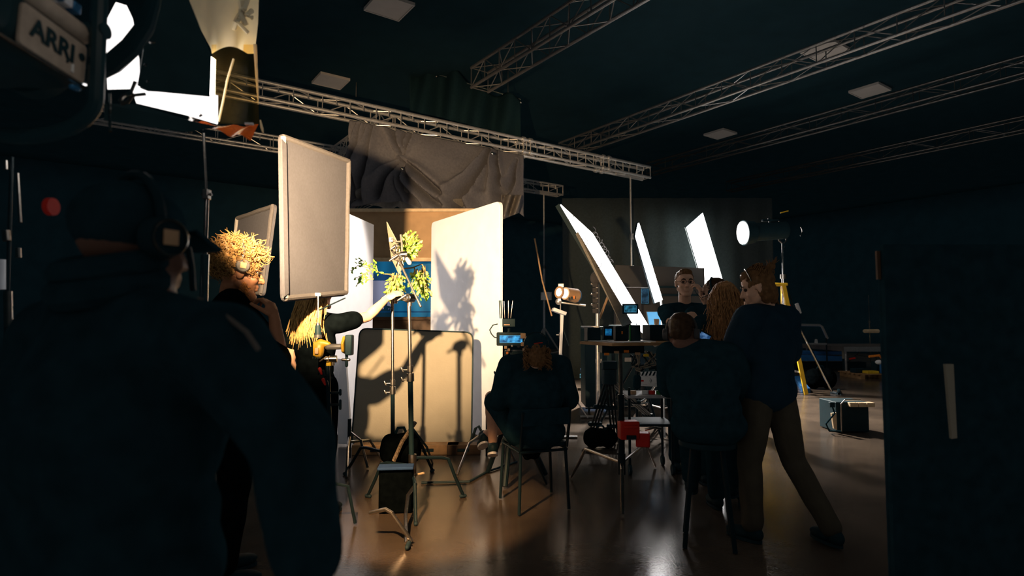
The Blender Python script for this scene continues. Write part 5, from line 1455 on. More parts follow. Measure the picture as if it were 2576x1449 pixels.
# long panel support and hardware
g = bpy.data.objects
t = t1
A_, B_, D_2 = at(1411, 514, 7.4), at(1492, 588, 8.2), at(1590, 815, 7.0)
e_ = (D_2 - A_)
MB().slab([lerp(A_, D_2, .25) + V((-.03, -.02, -.02)), lerp(A_, D_2, .25) + V((.0, -.02, .01)), D_2 + V((.0, -.02, .01)), D_2 + V((-.12, -.02, -.03))], .03).obj('edge_rail', M_steel, t, smooth=False)
random.seed(17)
for k_ in range(13):
    u = k_ / 12
    p = lerp(B_, B_ + e_, u * .42) if k_ < 9 else lerp(A_, D_2, .15 + .2 * (k_ - 9))
    q0 = random.uniform(0, 6)
    MB().tube([p + V((.035 * math.cos(q0 + a * .8), -.02, .035 * math.sin(q0 + a * .8) + .01 * a)) for a in range(7)], .004, n=5).obj('tie_clip', M_muslin_edge, t)
tri_stand('short dark stand holding the foot of the longest light panel', 1600, 7.2, 1.33, .5, .9, .02, M_blackm, a0=.9)
monitor('dark blue monitor hung at the foot of the longest light panel', 1566, 764, 1606, 790, 6.6, screen_mat('dark_feed', (.004, .03, .05), (.02, .16, .26), 1, 20), 5)
# narrow panel's own stand
t = tri_stand('thin pale stand under the narrow light panel', 1665, 7.4, at(1665, 766, 7.4).z, .5, .7, .02, M_alu)
c = at(1665, 785, 7.4); MB().ball(c, .05, (1, .7, 1)).obj('grip_head', M_alu, t)
MB().cyl(at(1663, 756, 7.4), at(1667, 785, 7.4), .016).obj('pin', M_alu, t)
# mast for the wide panel
t = tri_stand('dark stand behind the wide light panel', 1795, 13.72, at(1795, 700, 13.72).z, .2, .7, .03, M_blackm)
MB().cyl(at(1795, 700, 13.72), at(1780, 650, 13.56), .025).obj('tilt_arm', M_blackm, t)

# big round faced lamp on its stand
dL = 11.1
t = tri_stand('chrome stand of the round lamp with long diagonal leg', 1974, dL, at(1973, 612, dL).z, .6, 1.7, .035, M_chrome, a0=1.2, nleg=2)
MB().tube([at(1984, 770, dL), at(2030, 860, dL - .1), at(2093, 985, dL - .2)], .022, n=10).obj('long_leg', M_chrome, t)
MB().tube([at(1984, 766, dL), at(1990, 782, dL)], .030, n=10).obj('red_band', M_red, t)
MB().tube([fl(2092, 990) + V((0, 0, .02)), fl(2112, 994) + V((0, 0, .02)), fl(2110, 984) + V((0, 0, .02))], .03, n=8).obj('caster', M_blackm, t)
MB().tube([at(1975, 620, dL), at(1966, 640, dL), at(1972, 690, dL), at(1995, 770, dL), at(2004, 800, dL)], .010, n=6).obj('hanging_cable', M_blackm, t)
MB().box(at(2008, 776, dL), (.06, .05, .20), Matrix.Rotation(-.3, 3, 'Y')).obj('junction_box', M_grey, t, bevel=.01)
MB().tube([at(1954, 580, dL), at(1960, 605, dL), at(1970, 614, dL), at(1978, 606, dL), at(1978, 585, dL), at(1960, 556, dL)], .018, n=8).obj('yoke', M_steel, t)
t = thing('round_lamp', 'round white glowing lamp with long black body on the chrome stand', 'lamp', at(1900, 600, dL))
fc = at(1867, 586, dL - .25); ax = (at(1990, 578, dL - .16) - fc).normalized()
MB().cyl(fc, fc + ax * .02, .21, n=40).obj('lens', emis('lamp_face', (1, .97, .95), 9), t)
MB().cyl(fc + ax * .02, fc + ax * .22, .235, .20, n=36).obj('reflector', M_blackp, t)
MB().cyl(fc + ax * .22, fc + ax * .85, .17, .16, n=28).obj('body', M_blackp, t, bevel=.01)
MB().box(fc + ax * .55 + V((0, 0, .2)), (.3, .08, .04)).obj('handle', M_blackp, t, bevel=.01)
sun = [at(1881, 574, dL - .33)] + [at(1889 + 8 * math.cos(q), 572 - 7 * math.sin(q), dL - .33) for q in [PI * i / 10 for i in range(11)]]
MB().slab(sun[1:], .004).obj('half_sun_mark', M_yellow, t, smooth=False)
for k_ in range(6): MB().box(at(1880 + k_ * 4.4, 577 - k_ * .9, dL - .33), (.022, .005, .016)).obj('small_print', M_grey, t)
MB().slab([at(1932, 550, dL - .1), at(1936, 546, dL - .1), at(1943, 576, dL - .1), at(1940, 580, dL - .1)], .02).obj('fin', M_steel, t, smooth=False)
MB().box(at(1973, 533, dL), (.16, .01, .02), Matrix.Rotation(-.25, 3, 'Y')).obj('yellow_print', M_yellow, t)
MB().tube([at(2010 + 8 * math.cos(q), 582 + 12 * math.sin(q), dL + .4) for q in [-1.2 + .3 * i for i in range(9)]], .008, n=6).obj('rear_rim', M_steel, t)

# yellow step ladder
t = thing('step_ladder', 'yellow step ladder standing behind the person with the bun', 'ladder', V((at(1950, 990, 10.9).x, 10.9, 0)))
apx = at(1954, 716, 11.0); f1, f2 = fl(2028, 994), fl(1868, 975)
f1b = f1 + V((-.15, .55, 0)); f2b = f2 + V((.1, .5, 0))
for a_, f in ((apx + V((.10, -.05, 0)), f1), (apx + V((.16, .1, 0)), f1b), (apx + V((-.10, -.05, 0)), f2), (apx + V((-.06, .1, 0)), f2b)):
    n_ = (f - a_).normalized(); s_ = n_.cross(V((0, 1, 0))).normalized() * .035
    MB().hexa([a_ - s_ + V((0, -.02, 0)), a_ + s_ + V((0, -.02, 0)), a_ + s_ + V((0, .02, 0)), a_ - s_ + V((0, .02, 0))], [f - s_ + V((0, -.02, .01)), f + s_ + V((0, -.02, .01)), f + s_ + V((0, .02, .01)), f - s_ + V((0, .02, .01))]).obj('rail', M_yellow, t, smooth=False)
MB().box(apx, (.30, .26, .05)).obj('top_cap', M_yellow, t, bevel=.01)
for q in (.2, .4, .6, .8):
    a_, b_ = lerp(apx + V((.10, -.05, 0)), f1, q), lerp(apx + V((.16, .1, 0)), f1b, q)
    MB().slab([a_, b_, b_ + V((0, 0, .03)), a_ + V((0, 0, .03))], .05, V((-1, 0, 0))).obj('step', M_alu, t)
    a_, b_ = lerp(apx + V((-.10, -.05, 0)), f2, q), lerp(apx + V((-.06, .1, 0)), f2b, q)
    MB().slab([a_, b_, b_ + V((0, 0, .03)), a_ + V((0, 0, .03))], .05, V((1, 0, 0))).obj('step', M_alu, t)
bag('dark sandbag on the floor beside the ladder foot', fl(2072, 980) + V((0, .1, .20)), (.55, .36, .42), seed=9)

# blue stage platforms far right
def platform(label, c, size, z, rot=0):
    t = thing('stage_platform', label, 'platform', V((c[0], c[1], 0)), 'low stage platforms at the far right')
    R = rotz(rot); c = V(c)
    MB().box((c.x, c.y, z), (size[0], size[1], .12), R).obj('deck', M_dkdeck, t, smooth=False)
    for s_, o_, sz in ((1, V((0, -size[1] / 2 - .01, 0)), (size[0], .03, .13)), (1, V((0, size[1] / 2 + .01, 0)), (size[0], .03, .13))):
        MB().box(V((c.x, c.y, z)) + R @ o_, sz, R).obj('edge_rail', M_alu, t, smooth=False)
    for s_ in (-1, 1):
        for q in (-1, 1):
            p = V((c.x, c.y, 0)) + R @ V((s_ * (size[0] / 2 - .1), q * (size[1] / 2 - .1), 0))
            MB().cyl(p, p + V((0, 0, z - .06)), .03).obj('leg', M_alu, t)
    return t, R
M_dkdeck = mat('dark_deck', (.10, .085, .075), .5, scale=5, var=.3)
dP = 15.0
t, R = platform('dark stage platform with a metal edge at the far right', (at(2180, 870, 17).x, 17.0), (2.6, 2.2), .62, .02)
for k_, (x0, x1, y0, y1, d_, lab) in enumerate(((2005, 2122, 884, 892, 17.2, 'upper blue plank crate edge behind the ladder leg'), (2010, 2122, 896, 908, 16.6, 'lower blue plank crate edge behind the ladder leg'))):
    A = at(x0, y1, d_); B = at(x1, y0, d_)
    MB().box(((A.x + B.x) / 2, d_ + .3, (A.z + B.z) / 2), (B.x - A.x, .6, B.z - A.z)).obj('blue_crate', M_blueboard, label=lab, cat='crate', group='blue crates by the platform', smooth=False)
MB().box((at(2090, 915, 17).x, 17.3, at(2090, 912, 17).z / 2), (2.2, .3, max(.05, at(2090, 912, 17).z))).obj('crate_base', M_blackp, label='dark base under the two blue plank crates', cat='base', smooth=False)
p = at(2123, 892, 16.2); MB().cyl(V((p.x, p.y, at(2123, 902, 16.2).z)), V((p.x, p.y, at(2123, 882, 16.2).z)), .05, n=14).obj('roll', M_poly, label='pale cardboard roll end at the platform edge', cat='roll')
MB().cyl(V((p.x, p.y, 0)), V((p.x, p.y, at(2123, 902, 16.2).z)), .045, n=14).obj('post', M_blackp, label='dark post under the pale cardboard roll', cat='post')
# pallet of tools
t = thing('wooden_pallet', 'low wooden pallet loaded with tools at the far right', 'pallet', V((at(2200, 935, 14.5).x, 14.5, 0)))
c = V((at(2200, 935, 14.5).x, 14.5, 0))
for k_ in range(3): MB().box(c + V((-.55 + k_ * .55, 0, .05)), (.10, .9, .10)).obj('bearer', M_wood, t, smooth=False)
for k_ in range(5): MB().box(c + V((0, -.38 + k_ * .19, .112)), (1.3, .12, .024)).obj('deck_board', M_wood, t, smooth=False)
for (px, dx, w_, h_, m_, lab) in ((2190, 14.2, .28, .06, M_yellow, 'yellow flat case on the wooden pallet'), (2160, 14.4, .3, .10, M_blackp, 'black tool box at the left of the pallet'), (2226, 14.15, .12, .22, M_blueboard, 'blue tin at the right of the pallet'), (2215, 14.5, .34, .26, M_blackp, 'black open tool bag on the pallet')):
    p = V((at(px, 930, dx).x, dx, .125)); sbox('tool_box', lab, 'tool box', p, (w_, .2, h_), m_, .1, 'tools on the pallet')
p = at(2211, 911, 14.1); MB().ball(p, .07, (1.2, 1, .8)).obj('white_rag', M_paper, label='crumpled white rag among the pallet tools', cat='rag')
MB().tube([at(2186, 897, 14.1), at(2212, 894, 14.1), at(2222, 905, 14.1)], .028, n=8).obj('orange_cable', M_orange, label='orange cable coil end over the pallet tools', cat='cable')
t = thing('hand_saw', 'saw with red handle lying at the platform foot', 'saw', at(2145, 904, 15.6))
MB().tube([at(2132, 904, 15.6), at(2135, 899, 15.6), at(2155, 897, 15.6), at(2158, 903, 15.6)], .012, n=6).obj('frame', M_steel, t)
MB().caps(at(2138, 903, 15.6), .022, at(2150, 901, 15.6), .022).obj('handle', M_red, t)
# tubular frames and pipes at the back right
t = thing('pipe_rack', 'pale tubular frame with a bent corner behind the long chrome leg', 'frame', at(2050, 880, 16.5))
MB().tube([at(2000, 817, 16.5), at(2062, 818, 16.5), at(2068, 822, 16.5), at(2082, 852, 16.5)], .035, n=10).obj('tube', M_alu, t)
for x_ in (2004, 2078):
    p = at(x_, 830, 16.5); MB().cyl(V((p.x, p.y, 0)), V((p.x, p.y, at(x_, 820 if x_ < 2050 else 850, 16.5).z)), .02).obj('leg', M_blackm, t)
MB().box(at(2055, 865, 16.4), (.5, .1, .05)).obj('cross_piece', M_alu, t)
MB().cyl(at(2053, 864, 16.3), at(2053, 853, 16.3), .05, .03, 12).obj('bottle', M_grey, label='small grey bottle on the tubular frame', cat='bottle')
t = tri_stand('thin dim stand at the back right with a padded bar', 2187, 18.2, at(2187, 742, 18.2).z, .7, .7, .02, M_steel)
MB().caps(at(2176, 833, 18.2), .06, at(2208, 833, 18.2), .06).obj('padded_bar', M_pine, t)
MB().tube([at(2230, 810, 17.5), at(2214, 852, 17.5), at(2234, 854, 17.5)], .02, n=8).obj('bent_pipe', M_steel, label='bent thin pipe at the edge of the dark foreground curtain', cat='pipe')
# blue tarps / low boards near the ladder
for k_, (x0, y0, x1, y1, m_, lab) in enumerate(((1996, 955, 2020, 990, M_blueboard, 'blue board edge on the floor by the right ladder foot'), (1846, 968, 1866, 985, M_blueboard, 'blue board edge on the floor between the two standing ones'))):
    a_, b_ = fl(x0, y0), fl(x1, y1)
    MB().hexa([a_, b_, b_ + V((.2, .12, 0)), a_ + V((.2, .12, 0))], [q + V((0, 0, .08)) for q in (a_, b_, b_ + V((.2, .12, 0)), a_ + V((.2, .12, 0)))]).obj('blue_board', m_, label=lab, cat='board', smooth=False)
for y_, d_, lab in ((905, 12.2, 'white plank end seen higher between the two standing ones'), (966, 10.6, 'white plank end seen lower between the two standing ones')):
    p = at(1862, y_, d_); sbox('white_plank', lab, 'plank', V((p.x, p.y, max(0, p.z - .05))), (.5, .2, .10), M_white, .05, 'white planks behind the standing ones')
    if p.z > .1: sbox('plank_trestle', 'dark trestle carrying the ' + ('higher' if y_ < 930 else 'lower') + ' white plank end', 'trestle', V((p.x, p.y + .05, 0)), (.3, .14, p.z - .052), M_blackp)
p = fl(2010, 958); sbox('pale_board', 'pale board lying behind the yellow ladder foot', 'board', V((p.x, p.y, 0)), (.6, .25, .05), M_white, .1)
# equipment case with strap and wooden slats
dE = 7.3
t = thing('slatted_case', 'dark case with a slatted wooden lid and looped strap on the right', 'case', V((at(2140, 1050, dE).x, dE, 0)))
cx = at(2145, 1050, dE).x
MB().box((cx, dE + .2, .19), (.40, .40, .36)).obj('body', M_blackp, t, bevel=.01)
for k_ in range(3): MB().box((at(2142 + k_ * 21, 1013, dE).x, dE + .0, at(2142, 1015, dE).z - .01), (.095, .12, .05)).obj('lid_slat', M_pine, t, bevel=.004)
MB().tube([V((cx - .15, dE - .02, .01)), V((cx - .15, dE - .02, .35)), V((cx - .10, dE - .02, .40)), V((cx + .1, dE, .40))], .008, n=8).obj('tube_handle', M_steel, t)
MB().tube([at(2092, 1018, dE - .05), at(2100, 1040, dE - .1), at(2078, 1066, dE - .1), at(2086, 1084, dE - .05), at(2116, 1086, dE - .05)], .010, n=8).obj('strap', M_black, t)
MB().slab([at(2092, 1040, dE - .06), at(2104, 1038, dE - .06), at(2106, 1082, dE - .06), at(2098, 1078, dE - .06)], .03).obj('pale_flap', M_pine, t, smooth=False)
MB().box(at(2092, 1018, dE - .04), (.06, .05, .06)).obj('buckle', M_blackp, t, bevel=.006)
# dark flag standing close at the right edge with a pale handle strip
dN = 2.05
t = thing('black_flag', 'large black flag close at the right edge with a pale upright strip', 'flag', V((at(2420, 900, dN).x, dN, 0)))
xl, xr = at(2233, 800, dN).x, at(2700, 800, dN).x
MB().box(((xl + xr) / 2, dN + .02, .82), (xr - xl, .02, 1.6)).obj('cloth_panel', M_black, t, smooth=False)
for x_ in (xl + .01, xr - .01): MB().cyl(V((x_, dN + .04, .0)), V((x_, dN + .04, 1.60)), .012).obj('frame_tube', M_black, t)
MB().slab([at(2379, 916, dN - .05), at(2399, 916, dN - .05), at(2408, 1102, dN - .05), at(2395, 1104, dN - .05)], .012).obj('pale_strip', M_poly, t, smooth=False)
MB().box(((at(2222, 650, dN).x + .0), dN + .03, at(2222, 665, dN).z), (.012, .01, .10)).obj('brown_tab', M_dkwood, t)

# pale container at the back, behind the panels
dK = 10.9
t = thing('storage_wall', 'grey pale wall of a container behind the light panels', 'container', V((at(1650, 800, dK).x, dK, 0)))
A, B = at(1548, 667, dK), at(1772, 674, dK + .3)
M_cont = mat('grey_container', (.060, .055, .050), .7, scale=4, var=.06)
MB().hexa([V((A.x, A.y, 0)), V((B.x, B.y, 0)), V((B.x + .1, B.y + .8, 0)), V((A.x + .1, A.y + .8, 0))], [A, B, V((B.x + .1, B.y + .8, B.z)), V((A.x + .1, A.y + .8, A.z))]).obj('body', M_cont, t, smooth=False)
for y_ in (722, 742): MB().box(at(1715, y_, dK + .14), (.9, .05, .04)).obj('ledge', M_blackp, t, smooth=False)
sbox('notice_board', 'pale board standing against the grey container', 'board', V((at(1594, 800, dK - .15).x, dK - .15, .9)), (.28, .04, at(1594, 724, dK).z - .9), M_muslin_edge)
sbox('board_stand', 'dark stand under the pale board by the container', 'stand', V((at(1594, 800, dK - .15).x, dK - .15, 0)), (.2, .1, .898), M_blackp)
monitor('dim bluish monitor against the grey container', 1611, 724, 1634, 766, dK - .1, screen_mat('dim_feed', (.004, .015, .03), (.03, .09, .16), .7, 9), 3)

# small tubular lamp, lit, with stands left of the panels
dQ = 8.2
t = tri_stand('pale thin stand carrying the small lit lamp', 1410, dQ, at(1410, 716, dQ).z, .4, .6, .014, M_alu)
MB().box(at(1411, 718, dQ), (.08, .05, .05)).obj('grip_head', M_alu, t, bevel=.006)
MB().cyl(at(1404, 760, dQ), at(1473, 769, dQ), .012).obj('side_arm', M_alu, t)
MB().ball(at(1405, 759, dQ), .045).obj('grip_ball', M_alu, t)
t = thing('small_lamp', 'small barrel shaped lamp, lit warm white, left of the long panel', 'lamp', at(1430, 755, dQ))
p0, p1 = at(1406, 735, dQ - .1), at(1448, 744, dQ + .12)
MB().cyl(lerp(p0, p1, .35), p1, .085, .10, 24).obj('barrel', M_leather, t)
MB().cyl(p0, lerp(p0, p1, .75), .055, .075, 24).obj('glowing_lens', emis('warm_lens', (1, .86, .70), 5), t)
MB().cyl(p0, lerp(p0, p1, .06), .085, n=24).obj('front_rim', M_leather, t)
MB().cyl(lerp(p0, p1, .98), lerp(p0, p1, 1.1), .10, .09, 20).obj('rear_cap', M_blueboard, t)
for k_ in range(3): MB().box(at(1432 + k_ * 6, 752 - k_ * 2, dQ - .06), (.02, .02, .04)).obj('side_switch', M_orange if k_ == 2 else M_blackp, t)
# white square frame, edge on
t = thing('square_frame', 'white square frame seen edge on, right of the seated operator', 'frame', V((at(1408, 900, 6.9).x, 6.9, 0)))
MB().box(at(1406, 784, 6.9), (.16, .30, .04), Matrix.Rotation(.35, 3, 'Y')).obj('top_bar', M_white, t, bevel=.006)
MB().hexa([at(1411, 790, 6.9), at(1418, 790, 6.9), at(1418, 790, 7.3), at(1411, 790, 7.3)], [at(1404, 930, 6.9), at(1412, 930, 6.9), at(1412, 930, 7.3), at(1404, 930, 7.3)]).obj('upright', M_white, t, smooth=False)
p = at(1408, 930, 6.95); MB().cyl(V((p.x, p.y, .01)), p, .02).obj('post', M_alu, t)
MB().tube([at(1418, 830, 6.95), at(1432, 870, 6.95)], .008).obj('stay', M_blackm, t)
MB().cyl(V((p.x - .2, p.y, .015)), V((p.x + .2, p.y, .015)), .015).obj('foot_bar', M_alu, t)
# pale tubular trolley on the floor
t = thing('tube_trolley', 'pale tubular trolley with yellow and orange tags, right of the operator', 'trolley', fl(1445, 942))
dY = fl(1445, 942).y
MB().cyl(fl(1458, 940) + V((0, 0, .01)), at(1458, 778, dY), .03).obj('upright', M_alu, t)
MB().tube([at(1446, 894, dY), at(1474, 896, dY)], .02).obj('bar', M_alu, t)
MB().tube([at(1427, 906, dY), at(1433, 925, dY), at(1434, 940, dY)], .025).obj('bent_leg', M_alu, t)
MB().tube([at(1436, 924, dY), at(1440, 918, dY), at(1457, 924, dY)], .022).obj('brace', M_alu, t)
MB().tube([at(1434, 940, dY), at(1440, 934, dY), at(1458, 930, dY)], .022).obj('lower_rail', M_alu, t)
MB().slab([at(1420, 898, dY), at(1424, 902, dY), at(1428, 914, dY), at(1422, 918, dY)], .02).obj('yellow_tag', M_yellow, t, smooth=False)
MB().ball(at(1441, 923, dY), .035).obj('orange_knob', M_orange, t)
# stacked grip clips on a vertical post
t = thing('clip_post', 'vertical post stacked with pale grip clips before the dark cabinets', 'post', V((at(1500, 800, 8.4).x, 8.4, 0)))
p = at(1502, 690, 8.4); MB().cyl(V((p.x, p.y, .01)), p, .03).obj('tube', M_alu, t)
MB().ball(at(1498, 700, 8.35), .08, (.95, .6, 1.2)).obj('pulley', M_muslin_edge, t)
for k_ in range(6):
    y_ = 717 + k_ * 13
    MB().box(at(1497, y_, 8.34), (.07, .06, .065)).obj('grip_clip', M_muslin_edge, t, bevel=.008)
    if k_ % 2 == 0: MB().caps(at(1492, y_ - 1, 8.34), .010, at(1488, y_ - 3, 8.34), .014).obj('thumb_screw', M_steel, t)
MB().box(at(1484, 823, 8.4), (.24, .06, .03)).obj('base_bar', M_alu, t)
MB().cyl(V((p.x - .25, p.y, .02)), V((p.x + .25, p.y, .02)), .02).obj('foot_bar', M_alu, t)
MB().slab([at(1530, 738, 8.6), at(1534, 741, 8.6), at(1511, 802, 8.6), at(1507, 798, 8.6)], .03).obj('wooden_batten', M_wood, label='brown wooden batten leaning behind the long light panel', cat='batten', smooth=False)
MB().tube([at(1345, 600, 9.2), at(1364, 706, 9.2), at(1388, 795, 9.1)], .012, n=6).obj('leaning_rod', M_wood, label='thin leaning rod right of the tall white flat', cat='rod')
# flight cases, a dark row behind the cart
for k_, (x0, x1, y0, d_, lab) in enumerate(((1470, 1540, 822, 8.9, 'black flight case left of the row behind the cart'), (1545, 1612, 818, 9.0, 'black flight case in the middle of the row behind the cart'), (1620, 1690, 824, 9.1, 'black flight case right of the row behind the cart'))):
    A = at(x0, y0, d_); B = at(x1, y0, d_); t = thing('flight_case', lab, 'flight case', V(((A.x + B.x) / 2, d_ + .3, 0)), 'black flight cases behind the cart')
    MB().box(((A.x + B.x) / 2, d_ + .3, A.z / 2 + .04), (B.x - A.x - .02, .6, A.z - .08)).obj('body', M_blackp, t, bevel=.01)
    for z_ in (.08, A.z): MB().box(((A.x + B.x) / 2, d_ - .005, z_ - .012), (B.x - A.x - .01, .02, .022)).obj('edge_trim', M_blackm, t)
    MB().box(((A.x + B.x) / 2, d_ - .006, A.z * .6), (.10, .012, .06)).obj('latch', M_steel, t)
    for s_ in (-1, 1): MB().cyl(V(((A.x + B.x) / 2 + s_ * .15, d_ + .1, .04)), V(((A.x + B.x) / 2 + s_ * .15 + .03, d_ + .1, .04)), .04).obj('caster', M_rubber, t)
def on_case(px, y, d): return V((at(px, 820, d).x, d, at(px, y, d).z))
# laptop and cup on the case
p = on_case(1663, 824, 9.2); p.z = at(1620, 824, 9.1).z + .002
t = thing('laptop', 'open laptop with pale blue screen beside the thin pale stand', 'laptop', p)
MB().box(p + V((0, .05, .012)), (.36, .26, .02)).obj('base', M_grey, t, bevel=.003)
MB().slab([p + V((-.15, .19, .03)), p + V((.18, .19, .03)), p + V((.15, .23, .25)), p + V((-.18, .23, .25))], .012, V((0, 1, 0))).obj('lid', M_grey, t, smooth=False)
MB().slab([p + V((-.14, .185, .04)), p + V((.165, .185, .04)), p + V((.14, .222, .24)), p + V((-.165, .222, .24))], .003, V((0, -1, 0))).obj('screen', mat('laptop_screen', (.1, .2, .3), .3, emit=(.12, .45, .80), es=.9), t, smooth=False)
p = on_case(1651, 824, 9.15); p.z = at(1620, 824, 9.1).z + .002; p.y -= .02
MB().cyl(p, p + V((0, 0, .13)), .032, .042, 16).obj('paper_cup', M_leather, label='brown paper cup beside the open laptop', cat='cup')
# camp chair with dark blue jacket
c = fl(1500, 980)
t = thing('camp_chair', 'low chair draped with a dark blue jacket behind the tripod', 'chair', V((c.x, c.y, 0)))
M_nj = mat('blue_jacket', (.015, .05, .12), .8)
b = MB(); b.caps(c + V((-.0, .1, .45)), .20, c + V((.02, .15, .78)), .15, 16); b.caps(c + V((-.2, .0, .38)), .12, c + V((.22, .05, .36)), .13, 14)
o_ = remesh(b, .02, 3)
for v in o_.bm.verts: v.co += v.normal * .02 * noise.noise(v.co * 6)
o_.obj('jacket', M_nj, t)
MB().slab([at(1482, 944, c.y - .32), at(1487, 944, c.y - .32), at(1506, 958, c.y - .32), at(1511, 955, c.y - .32), at(1505, 964, c.y - .32), at(1500, 962, c.y - .32)], .02).obj('yellow_stripe', M_yellow, t, smooth=False)
for q in range(4): MB().cyl(c + V((.25 * (1 if q % 2 else -1), .2 * (1 if q > 1 else -1) + .05, .0)), c + V((.22 * (-1 if q % 2 else 1), .16 * (1 if q > 1 else -1) + .05, .36)), .018).obj('leg', M_blackm, t)
MB().slab([c + V((-.35, -.2, .22)), c + V((.3, -.25, .26)), c + V((.3, .25, .26)), c + V((-.3, .25, .26))], .03, V((0, 0, 1))).obj('seat', M_black, t)
# stool carrying the dark sitter
x_, y_ = S5.Lw((.05, -.03, 0)).x, S5.Lw((.05, -.03, 0)).y
t = thing('stool', 'dark stool under the seated person at the cart', 'stool', V((x_, y_, 0)))
MB().cyl(V((x_, y_, .585)), V((x_, y_, .62)), .17, n=28).obj('seat', M_blackp, t, bevel=.008)
for q in range(4): MB().cyl(V((x_ + .12 * math.cos(q * PI / 2 + .5), y_ + .12 * math.sin(q * PI / 2 + .5), .585)), V((x_ + .2 * math.cos(q * PI / 2 + .5), y_ + .2 * math.sin(q * PI / 2 + .5), .005)), .014).obj('leg', M_blackm, t)
# phone lit in the sitter's hands
p = at(1762, 862, 3.78)
t = thing('phone', 'phone with blue lit screen held by the dark seated one', 'phone', p - V((0, 0, .06)))
Rq = Matrix.Rotation(.5, 3, 'Y') @ Matrix.Rotation(.3, 3, 'X')
MB().box(p, (.075, .010, .15), Rq).obj('body', M_blackp, t, bevel=.003)
MB().box(p + Rq @ V((0, -.006, 0)), (.066, .002, .135), Rq).obj('screen', screen_mat('phone_feed', (.02, .07, .18), (.12, .25, .5), .7, 30), t)
# things at the far left edge, out of focus in the dark
t = thing('grip_stand', 'blurred pale tubes at the far left edge of the picture', 'grip stand', V((at(12, 700, 1.9).x, 1.9, 0)), 'grip stands with turtle legs')
dZ = 1.9
for (x0, y0, x1, y1, r_, m_) in ((44, 436, 51, 560, .005, M_steel), (14, 404, 15, 426, .006, M_steel), (15, 580, 18, 606, .011, M_steel), (46, 624, 47, 648, .008, M_steel), (6, 653, 6, 728, .009, M_white), (20, 733, 22, 822, .012, M_steel), (29, 831, 27, 860, .013, M_steel)):
    MB().cyl(at(x0, y0, dZ), at(x1, y1, dZ), r_, n=12).obj('tube', m_, t)
xq = at(24, 840, dZ).x; MB().cyl(V((xq, dZ, .02)), at(24, 850, dZ), .016).obj('lower_tube', M_blackm, t)
for q in (.3, 2.4, 4.5): MB().tube([V((xq, dZ, .3)), V((xq + .3 * math.cos(q), dZ + .3 * math.sin(q), .014))], .011).obj('leg', M_blackm, t)
MB().cyl(V((at(30, 500, dZ).x, dZ + .02, .3)), at(30, 395, dZ + .02), .006).obj('rear_post', M_blackm, t)
p = at(122, 520, 1.35)
MB().cyl(p, p + V((.012, .0, 0)), .020, n=24).obj('red_disc', M_red, label='round red disc glowing in the dark at the far left', cat='disc')
# ================================================================ light
w = bpy.data.worlds.new('hall_air'); SC.world = w; w.use_nodes = True
w.node_tree.nodes['Background'].inputs['Color'].default_value = (.02, .1, .13, 1)
w.node_tree.nodes['Background'].inputs['Strength'].default_value = .05
SC.cycles.use_fast_gi = True
SC.cycles.fast_gi_method = 'ADD'
w.light_settings.ao_factor = .09
w.light_settings.distance = 1.0
SC.cycles.max_bounces = 4; SC.cycles.diffuse_bounces = 2; SC.cycles.glossy_bounces = 2; SC.cycles.transmission_bounces = 3; SC.cycles.transparent_max_bounces = 8
SC.cycles.use_adaptive_sampling = True; SC.cycles.adaptive_threshold = .08; SC.cycles.adaptive_min_samples = 12
SC.cycles.sample_clamp_indirect = 4.0
SC.cycles.use_denoising = True
SC.cycles.caustics_reflective = False; SC.cycles.caustics_refractive = False

kd = bpy.data.lights.new('key_lamp_beam', 'SPOT'); ko = bpy.data.objects.new('key_lamp_beam', kd); COL.objects.link(ko)
ko.location = LAMP_POS; kd.energy = 3100; kd.color = (1.0, .67, .36); kd.shadow_soft_size = .03
kd.spot_size = math.radians(62); kd.spot_blend = .9
ko.rotation_euler = (LAMP_AIM - V(LAMP_POS)).to_track_quat('-Z', 'Y').to_euler()

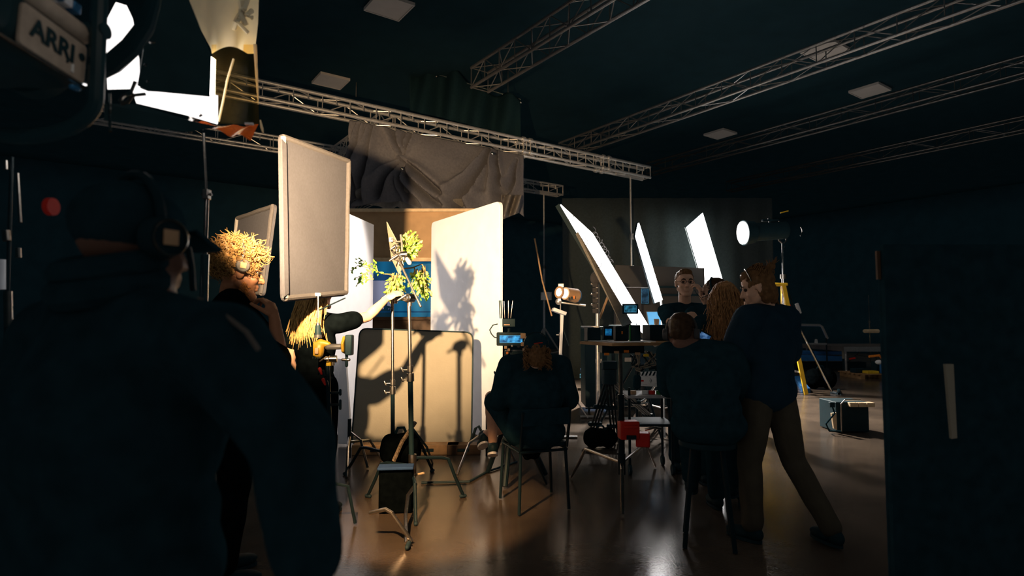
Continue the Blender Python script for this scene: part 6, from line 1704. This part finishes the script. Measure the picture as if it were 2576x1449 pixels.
# second spot added at the key lamp, brightens the floor as its spill
fd_ = bpy.data.lights.new('added_floor_spill', 'SPOT'); fo_ = bpy.data.objects.new('added_floor_spill', fd_); COL.objects.link(fo_)
fo_.location = V(LAMP_POS) + V((0, .02, -.01)); fd_.energy = 700; fd_.color = (1.0, .58, .26); fd_.shadow_soft_size = .03
fd_.spot_size = math.radians(33); fd_.spot_blend = .6
fo_.rotation_euler = V((.46, 2.05, -2.03)).to_track_quat('-Z', 'Y').to_euler()
# added spot with no fixture, out of frame, to whiten the left flat
sd_ = bpy.data.lights.new('added_flat_fill', 'SPOT'); so_ = bpy.data.objects.new('added_flat_fill', sd_); COL.objects.link(so_)
so_.location = (-.55, 6.3, 5.0); sd_.energy = 1500; sd_.color = (1, .86, .74); sd_.spot_size = math.radians(27); sd_.spot_blend = .6; sd_.shadow_soft_size = .08
so_.rotation_euler = (V((-2.02, 7.25, 1.95)) - V(so_.location)).to_track_quat('-Z', 'Y').to_euler()
# added spot without a fixture, lifts the floor at the back
bd_ = bpy.data.lights.new('added_back_fill', 'SPOT'); bo_ = bpy.data.objects.new('added_back_fill', bd_); COL.objects.link(bo_)
bo_.location = (2.2, 11.7, 4.9); bd_.energy = 11500; bd_.color = (1, .92, .84); bd_.spot_size = math.radians(84); bd_.spot_blend = .9; bd_.shadow_soft_size = .25
bo_.rotation_euler = V((.12, -.28, -1)).to_track_quat('-Z', 'Y').to_euler()
# narrow unseen spot added to brighten the side of the lamp housing
wl = bpy.data.lights.new('added_housing_fill', 'SPOT'); wo = bpy.data.objects.new('added_housing_fill', wl); COL.objects.link(wo)
wo.location = (2.2, -.6, 4.6); wl.energy = 42; wl.color = (1, .84, .70); wl.spot_size = math.radians(6); wl.spot_blend = .5; wl.shadow_soft_size = .1
wo.rotation_euler = (V((-.93, 1.2, 1.93)) - V(wo.location)).to_track_quat('-Z', 'Y').to_euler()
vs = SC.view_settings
SC.display_settings.display_device = 'sRGB'
vs.view_transform = 'Standard'; vs.look = 'None'; vs.exposure = 0; vs.gamma = 1; vs.use_curve_mapping = False
